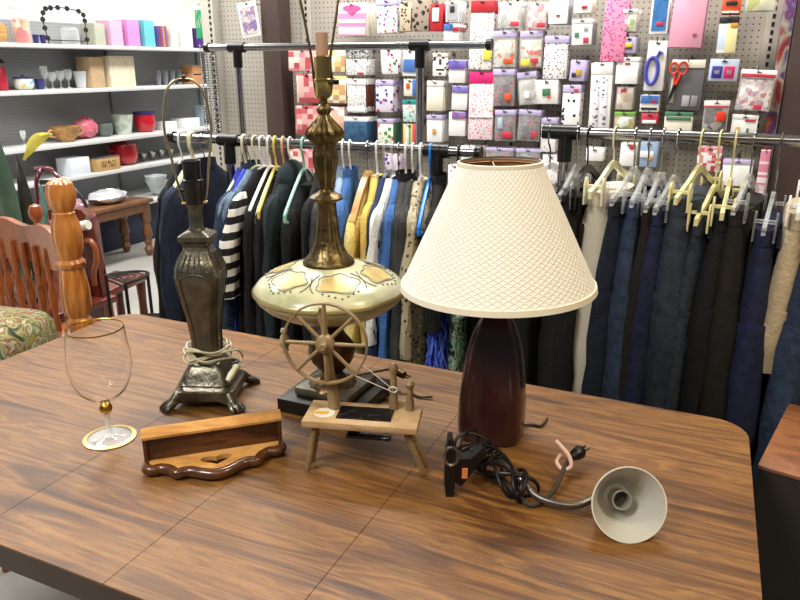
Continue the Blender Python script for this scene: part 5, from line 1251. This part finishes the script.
# tall leaf ornaments
lfm = mat('painted_leaf_green', '4a6250', .3, var=.25, vs=8, coat=.3); lfy = mat('painted_leaf_yellow', 'd8cc4a', .35, var=.08); dkb = mat('dark_bronze_leaf', '2a2a24', .35, var=.3)
def blade(par, name, base, h, w, lean, m, th=.012, bow=.05, rz=0):
    b = BM(); rs = []
    for i in range(17):
        u = i/16; ww = w*(math.sin(PI*(.12+.88*u))**.7) if u < 1 else .002
        ww = max(.002, ww*(1 if u < .9 else (1-u)*10)); x = lean*u*u; z = h*u; y = bow*math.sin(PI*u*.5)
        tt = th*(1-.6*u)
        rs.append([(x-ww, y+.01, z), (x, y-tt, z), (x+ww, y+.01, z), (x, y+tt, z)])
    rings(b, rs); M = Matrix.Translation(base) @ Matrix.Rotation(rz, 4, 'Z')
    for v in b.verts: v.co = M @ v.co
    return obj(name, b, m, par, ang=60)
lp_ = atY(22, 240, 2.2)
LO = thing('leaf_ornament', 'tall dark green carved leaf blades standing behind the chair rail', 'ornament', (lp_.x, 2.2, .456), R(24))
blade(LO, 'leaf_blade', (-.04, 0, .0), .86, .046, -.06, lfm)
blade(LO, 'leaf_blade', (.03, .03, .0), .66, .034, -.02, dkb, rz=.3)
blade(LO, 'leaf_blade', (.06, .02, .0), .52, .030, .02, mat('painted_leaf_teal', '5a8078', .3, var=.2), rz=-.2)
obj('stand', lathe(BM(), [(.10, 0), (.10, .02), (.05, .03), (.03, .06), (.02, .10)], 24, (.01, .01, 0)), dkb, LO)
yl = BM(); rs = []
y0 = atY(24, 160, 2.23); y1 = atY(51, 134, 2.23)
for i in range(15):
    u = i/14; c_ = y0.lerp(y1, u)+Vector((-.012*math.sin(PI*u), 0, .022*math.sin(PI*u))); w_ = .030*math.sin(PI*min(.97, max(.03, u)))**.8
    n_ = Vector((.6, -.1, -.75)).normalized()
    rs.append([c_-n_*w_, c_+Vector((0, -.008, .004)), c_+n_*w_, c_+Vector((0, .008, -.004))])
rings(yl, rs)
for v in yl.verts: v.co -= Vector((lp_.x, 2.2, .456)); v.co = Matrix.Rotation(-R(24), 4, 'Z') @ v.co
obj('yellow_petal', yl, lfy, LO, label='yellow and white petal')
# upturned stool with curved burgundy legs
uq = atY(62, 215, 3.05)
US = thing('upturned_stool', 'upturned stool with curved glossy burgundy legs in the air behind the chair', 'stool', (uq.x, 3.05, 0), R(15))
bg = mat('burgundy_gloss', '4a1420', .18, coat=.5); gm_ = mat('gunmetal', '4a4c50', .3, .7)
zb = atY(62, 215, 3.05).z
obj('seat', lathe(BM(), [(.17, zb-.05), (.19, zb-.04), (.19, zb-.01), (.17, zb)], 40), mat('purple_red_seat', '7a2a3a', .6, var=.3), US)
for (dx, dy, m_) in ((-.09, -.08, bg), (-.02, .09, bg), (.10, -.05, bg), (.12, .06, gm_)):
    h_ = .27 if m_ is bg else .19
    pts = smooth_path([(dx*1.1, dy*1.1, zb-.01), (dx*1.0, dy, zb+h_*.4), (dx*.75-.02, dy*.8, zb+h_*.8), (dx*.3-.05, dy*.4, zb+h_), (dx*.0-.12, dy*.2, zb+h_*1.02)], 6)
    obj('leg', tube(BM(), pts, [.009+.007*u/len(pts) for u in range(len(pts))], 12), m_, US)
obj('support_crate', box(BM(), -.15, .15, -.15, .15, 0, zb-.05, .01), rdw, US)
# red-brown highchair-like cabinet with scroll arm
rq = atY(100, 300, 2.35)
RC = thing('mahogany_armchair', 'red mahogany armchair with scrolled arm behind the honey chair', 'chair', (rq.x, 2.35, 0), R(10))
zt_ = atY(95, 222, 2.35).z
b = BM(); prism(b, [(-.10, .0), (.02, .0), (.028, .5), (.015, .56), (.022, .60), (-.005, zt_-.08), (-.02, zt_), (-.14, zt_+.02), (-.13, .5)], .05, 'y', -.01); obj('side_panel', b, rdw, RC)
b = BM(); tube(b, smooth_path([(-.02, -.03, zt_-.09), (.02, -.035, zt_-.085), (.04, -.035, zt_-.12), (.035, -.035, zt_-.18), (.01, -.03, zt_-.24), (0, -.02, zt_-.30)], 5), .013, 10); obj('scroll_arm', b, chw, RC)
b = BM(); prism(b, [(-.20, zt_+.00), (-.02, zt_-.005), (.005, zt_+.03), (-.02, zt_+.055), (-.12, zt_+.06), (-.20, zt_+.045)], .05, 'y', -.02); obj('crest_rail', b, rdw, RC)
b = BM(); tube(b, [(-.10, -.045, zt_-.035), (.03, -.045, zt_-.005)], .022, 12); obj('white_roll', b, mat('offwhite_roll', 'd8d4c8', .7), RC)
obj('seat', box(BM(), -.20, .0, .02, .40, .42, .46, .01), rdw, RC)
for x, y in ((-.17, .37), (-.03, .37)): turned(RC, 'leg', x, y, 0, .43, [(.018, 0), (.024, .4), (.02, .7), (.026, 1)], rdw, 16)
obj('side_panel', box(BM(), -.20, -.16, 0, .04, 0, zt_), rdw, RC)
# wire plant stand with half-round top
wq = atZ(124, 276, .62)
WS = thing('wire_stand', 'black wire stand with half-round top beside the dining table', 'stand', (wq.x, wq.y-.05, 0), R(72))
zt = .62; b = BM(); rr_ = .088
def arc(r_, z_, cx=0): return [(cx+r_*1.7*math.sin(t_)*1.0, r_*math.cos(t_), z_) for t_ in [PI*i/14 for i in range(15)]]
tube(b, arc(rr_, zt)+[(0, rr_, zt)][:0], .005, 8); tube(b, [(0, -rr_, zt), (0, rr_, zt)], .005, 8)
for k in range(1, 5): tube(b, arc(rr_*k/5, zt), .0025, 6)
tube(b, [(0, -rr_, zt-.02), (0, rr_, zt-.02)], .004, 6)
obj('top_grid', b, M_blkm, WS)
for x, y in ((0, -rr_), (0, rr_), (rr_*1.7, 0)): obj('leg', tube(BM(), [(x, y, 0), (x, y, zt)], .0075, 8), M_blkm, WS)
b = BM(); tube(b, arc(rr_, .25), .004, 6); tube(b, [(0, -rr_, .25), (0, rr_, .25)], .004, 6)
for k in range(1, 5): tube(b, arc(rr_*k/5, .25), .0025, 6)
obj('lower_grid', b, M_blkm, WS)
# second low wire shelf peeking out beyond the table
kq = atZ(172, 322, .55)
KS = thing('wire_shelf', 'low black wire shelf peeking over the table edge behind the pewter lamp', 'stand', (kq.x, kq.y, 0), R(24))
b = BM()
for i in range(9): tube(b, [(-.12, -.06+i*.018, .55), (.16, -.06+i*.018, .55)], .003, 6)
tube(b, [(-.12, -.07, .55), (-.12, .09, .55), (.16, .09, .55), (.16, -.07, .55)], .005, 6, closed=True); obj('grid', b, M_blkm, KS)
for x in (-.12, .16):
    for y in (-.07, .09): obj('leg', tube(BM(), [(x, y, 0), (x, y, .55)], .005, 6), M_blkm, KS)
# far wooden table with turned legs
f1 = atZ(150, 255, 0)
FT = thing('side_table', 'brown wooden side table with turned legs before the far shelving', 'table', (f1.x, f1.y, 0))
tw = wood('far_table_wood', '4a2c16', '6e4526', '805432', .4, (8, 3, 8), .2, .2, (60, 20, 60)); FZ = .47
obj('tabletop', box(BM(), -.30, .05, -1.0, .06, FZ-.03, FZ, .008), tw, FT)
obj('apron', box(BM(), -.27, .03, -.96, .03, FZ-.10, FZ-.03, .002), tw, FT)
lg = [(.018, 0), (.030, .06), (.040, .12), (.022, .2), (.034, .26), (.026, .32), (.042, .4), (.030, .55), (.026, .62), (.040, .66), (.040, 1)]
for x, y in ((0, 0), (-.25, 0), (0, -.92), (-.25, -.92)): turned(FT, 'leg', x, y, 0, FZ-.03, lg, tw, 20)
wrapped(0, 0, 0, .12, .17, .055, MC['pt_x'] if 0 else mat('clearwrap2', 'c8ccd0', .12, .3, var=.25, vs=12), 'crumpled clear bag of parts on the far wooden table', at=(f1.x-.12, f1.y-.25, FZ))
wrapped(0, 0, 0, .10, .15, .045, mat('pinkwrap', 'a8808a', .2, .1, var=.3, vs=12), 'pinkish wrapped bundle on the near end of the far wooden table', at=(f1.x-.12, f1.y-.62, FZ))
# brown cabinet corner at the lower right
bx0 = Vector((.134, 1.516, .70))
CB = thing('brown_cabinet', 'dark brown cabinet with lighter wood top at the right edge', 'cabinet', (.134, 1.516, 0), R(-12))
cw = wood('cabinet_top', '5e361c', '7c4c2a', '8c5933', .4, (3, 12, 12), .1, .25)
cd = mat('cabinet_dark_side', '1e1714', .6, var=.35, vs=260)
obj('top', box(BM(), 0, .55, 0, .36, .692, .70, .001), cw, CB)
obj('body', box(BM(), .002, .548, .002, .358, .0, .692, .002), cd, CB)

# ------------------------------------------------------------------ light
def area(name, loc, rot, sx, sy, e, col=(1, 1, 1)):
    l = bpy.data.lights.new(name, 'AREA'); l.shape = 'RECTANGLE'; l.size = sx; l.size_y = sy; l.energy = e; l.color = col
    o = bpy.data.objects.new(name, l); COL.objects.link(o); o.location = loc; o.rotation_euler = rot; return o
cool = (1, .985, .96); warm = (1, .82, .55)
area('ceiling_area_light', (-3.6, 2.6, 3.15), (0, 0, 0), .5, 2.0, 60, cool)
area('ceiling_area_light', (-3.6, 5.6, 3.15), (0, 0, 0), .5, 2.4, 60, cool)
area('ceiling_area_light', (-1.3, 2.75, 3.15), (0, 0, 0), 2.4, .3, 60, cool)
area('ceiling_area_light', (-1.45, -.7, 3.15), (0, 0, 0), 1.0, .9, 58, cool)  # added front-left fill, placed so the table shades the floor
area('ceiling_area_light', (1.2, 1.2, 3.15), (0, 0, 0), .8, .4, 26, warm)
area('ceiling_area_light', (.6, -1.0, 3.15), (0, 0, 0), 1.2, .5, 14, warm)  # added warm fill that brightens the fronts of the table things
w = bpy.data.worlds.new('world'); S.world = w; w.use_nodes = True
w.node_tree.nodes['Background'].inputs[0].default_value = (.9, .93, 1, 1); w.node_tree.nodes['Background'].inputs[1].default_value = .07

# ------------------------------------------------------------------ camera
cam = bpy.data.cameras.new('camera'); co = bpy.data.objects.new('camera', cam); COL.objects.link(co)
cam.sensor_width = 36; cam.lens = CF/800*36; cam.clip_start = .02
co.location = (0, 0, CH); co.rotation_euler = (PI/2-CP, 0, CR); S.camera = co
S.view_settings.view_transform = 'Standard'; S.view_settings.look = 'None'; S.view_settings.exposure = .8; S.view_settings.gamma = 1
S.cycles.max_bounces = 8; S.cycles.transparent_max_bounces = 24; S.cycles.caustics_reflective = False; S.cycles.caustics_refractive = False
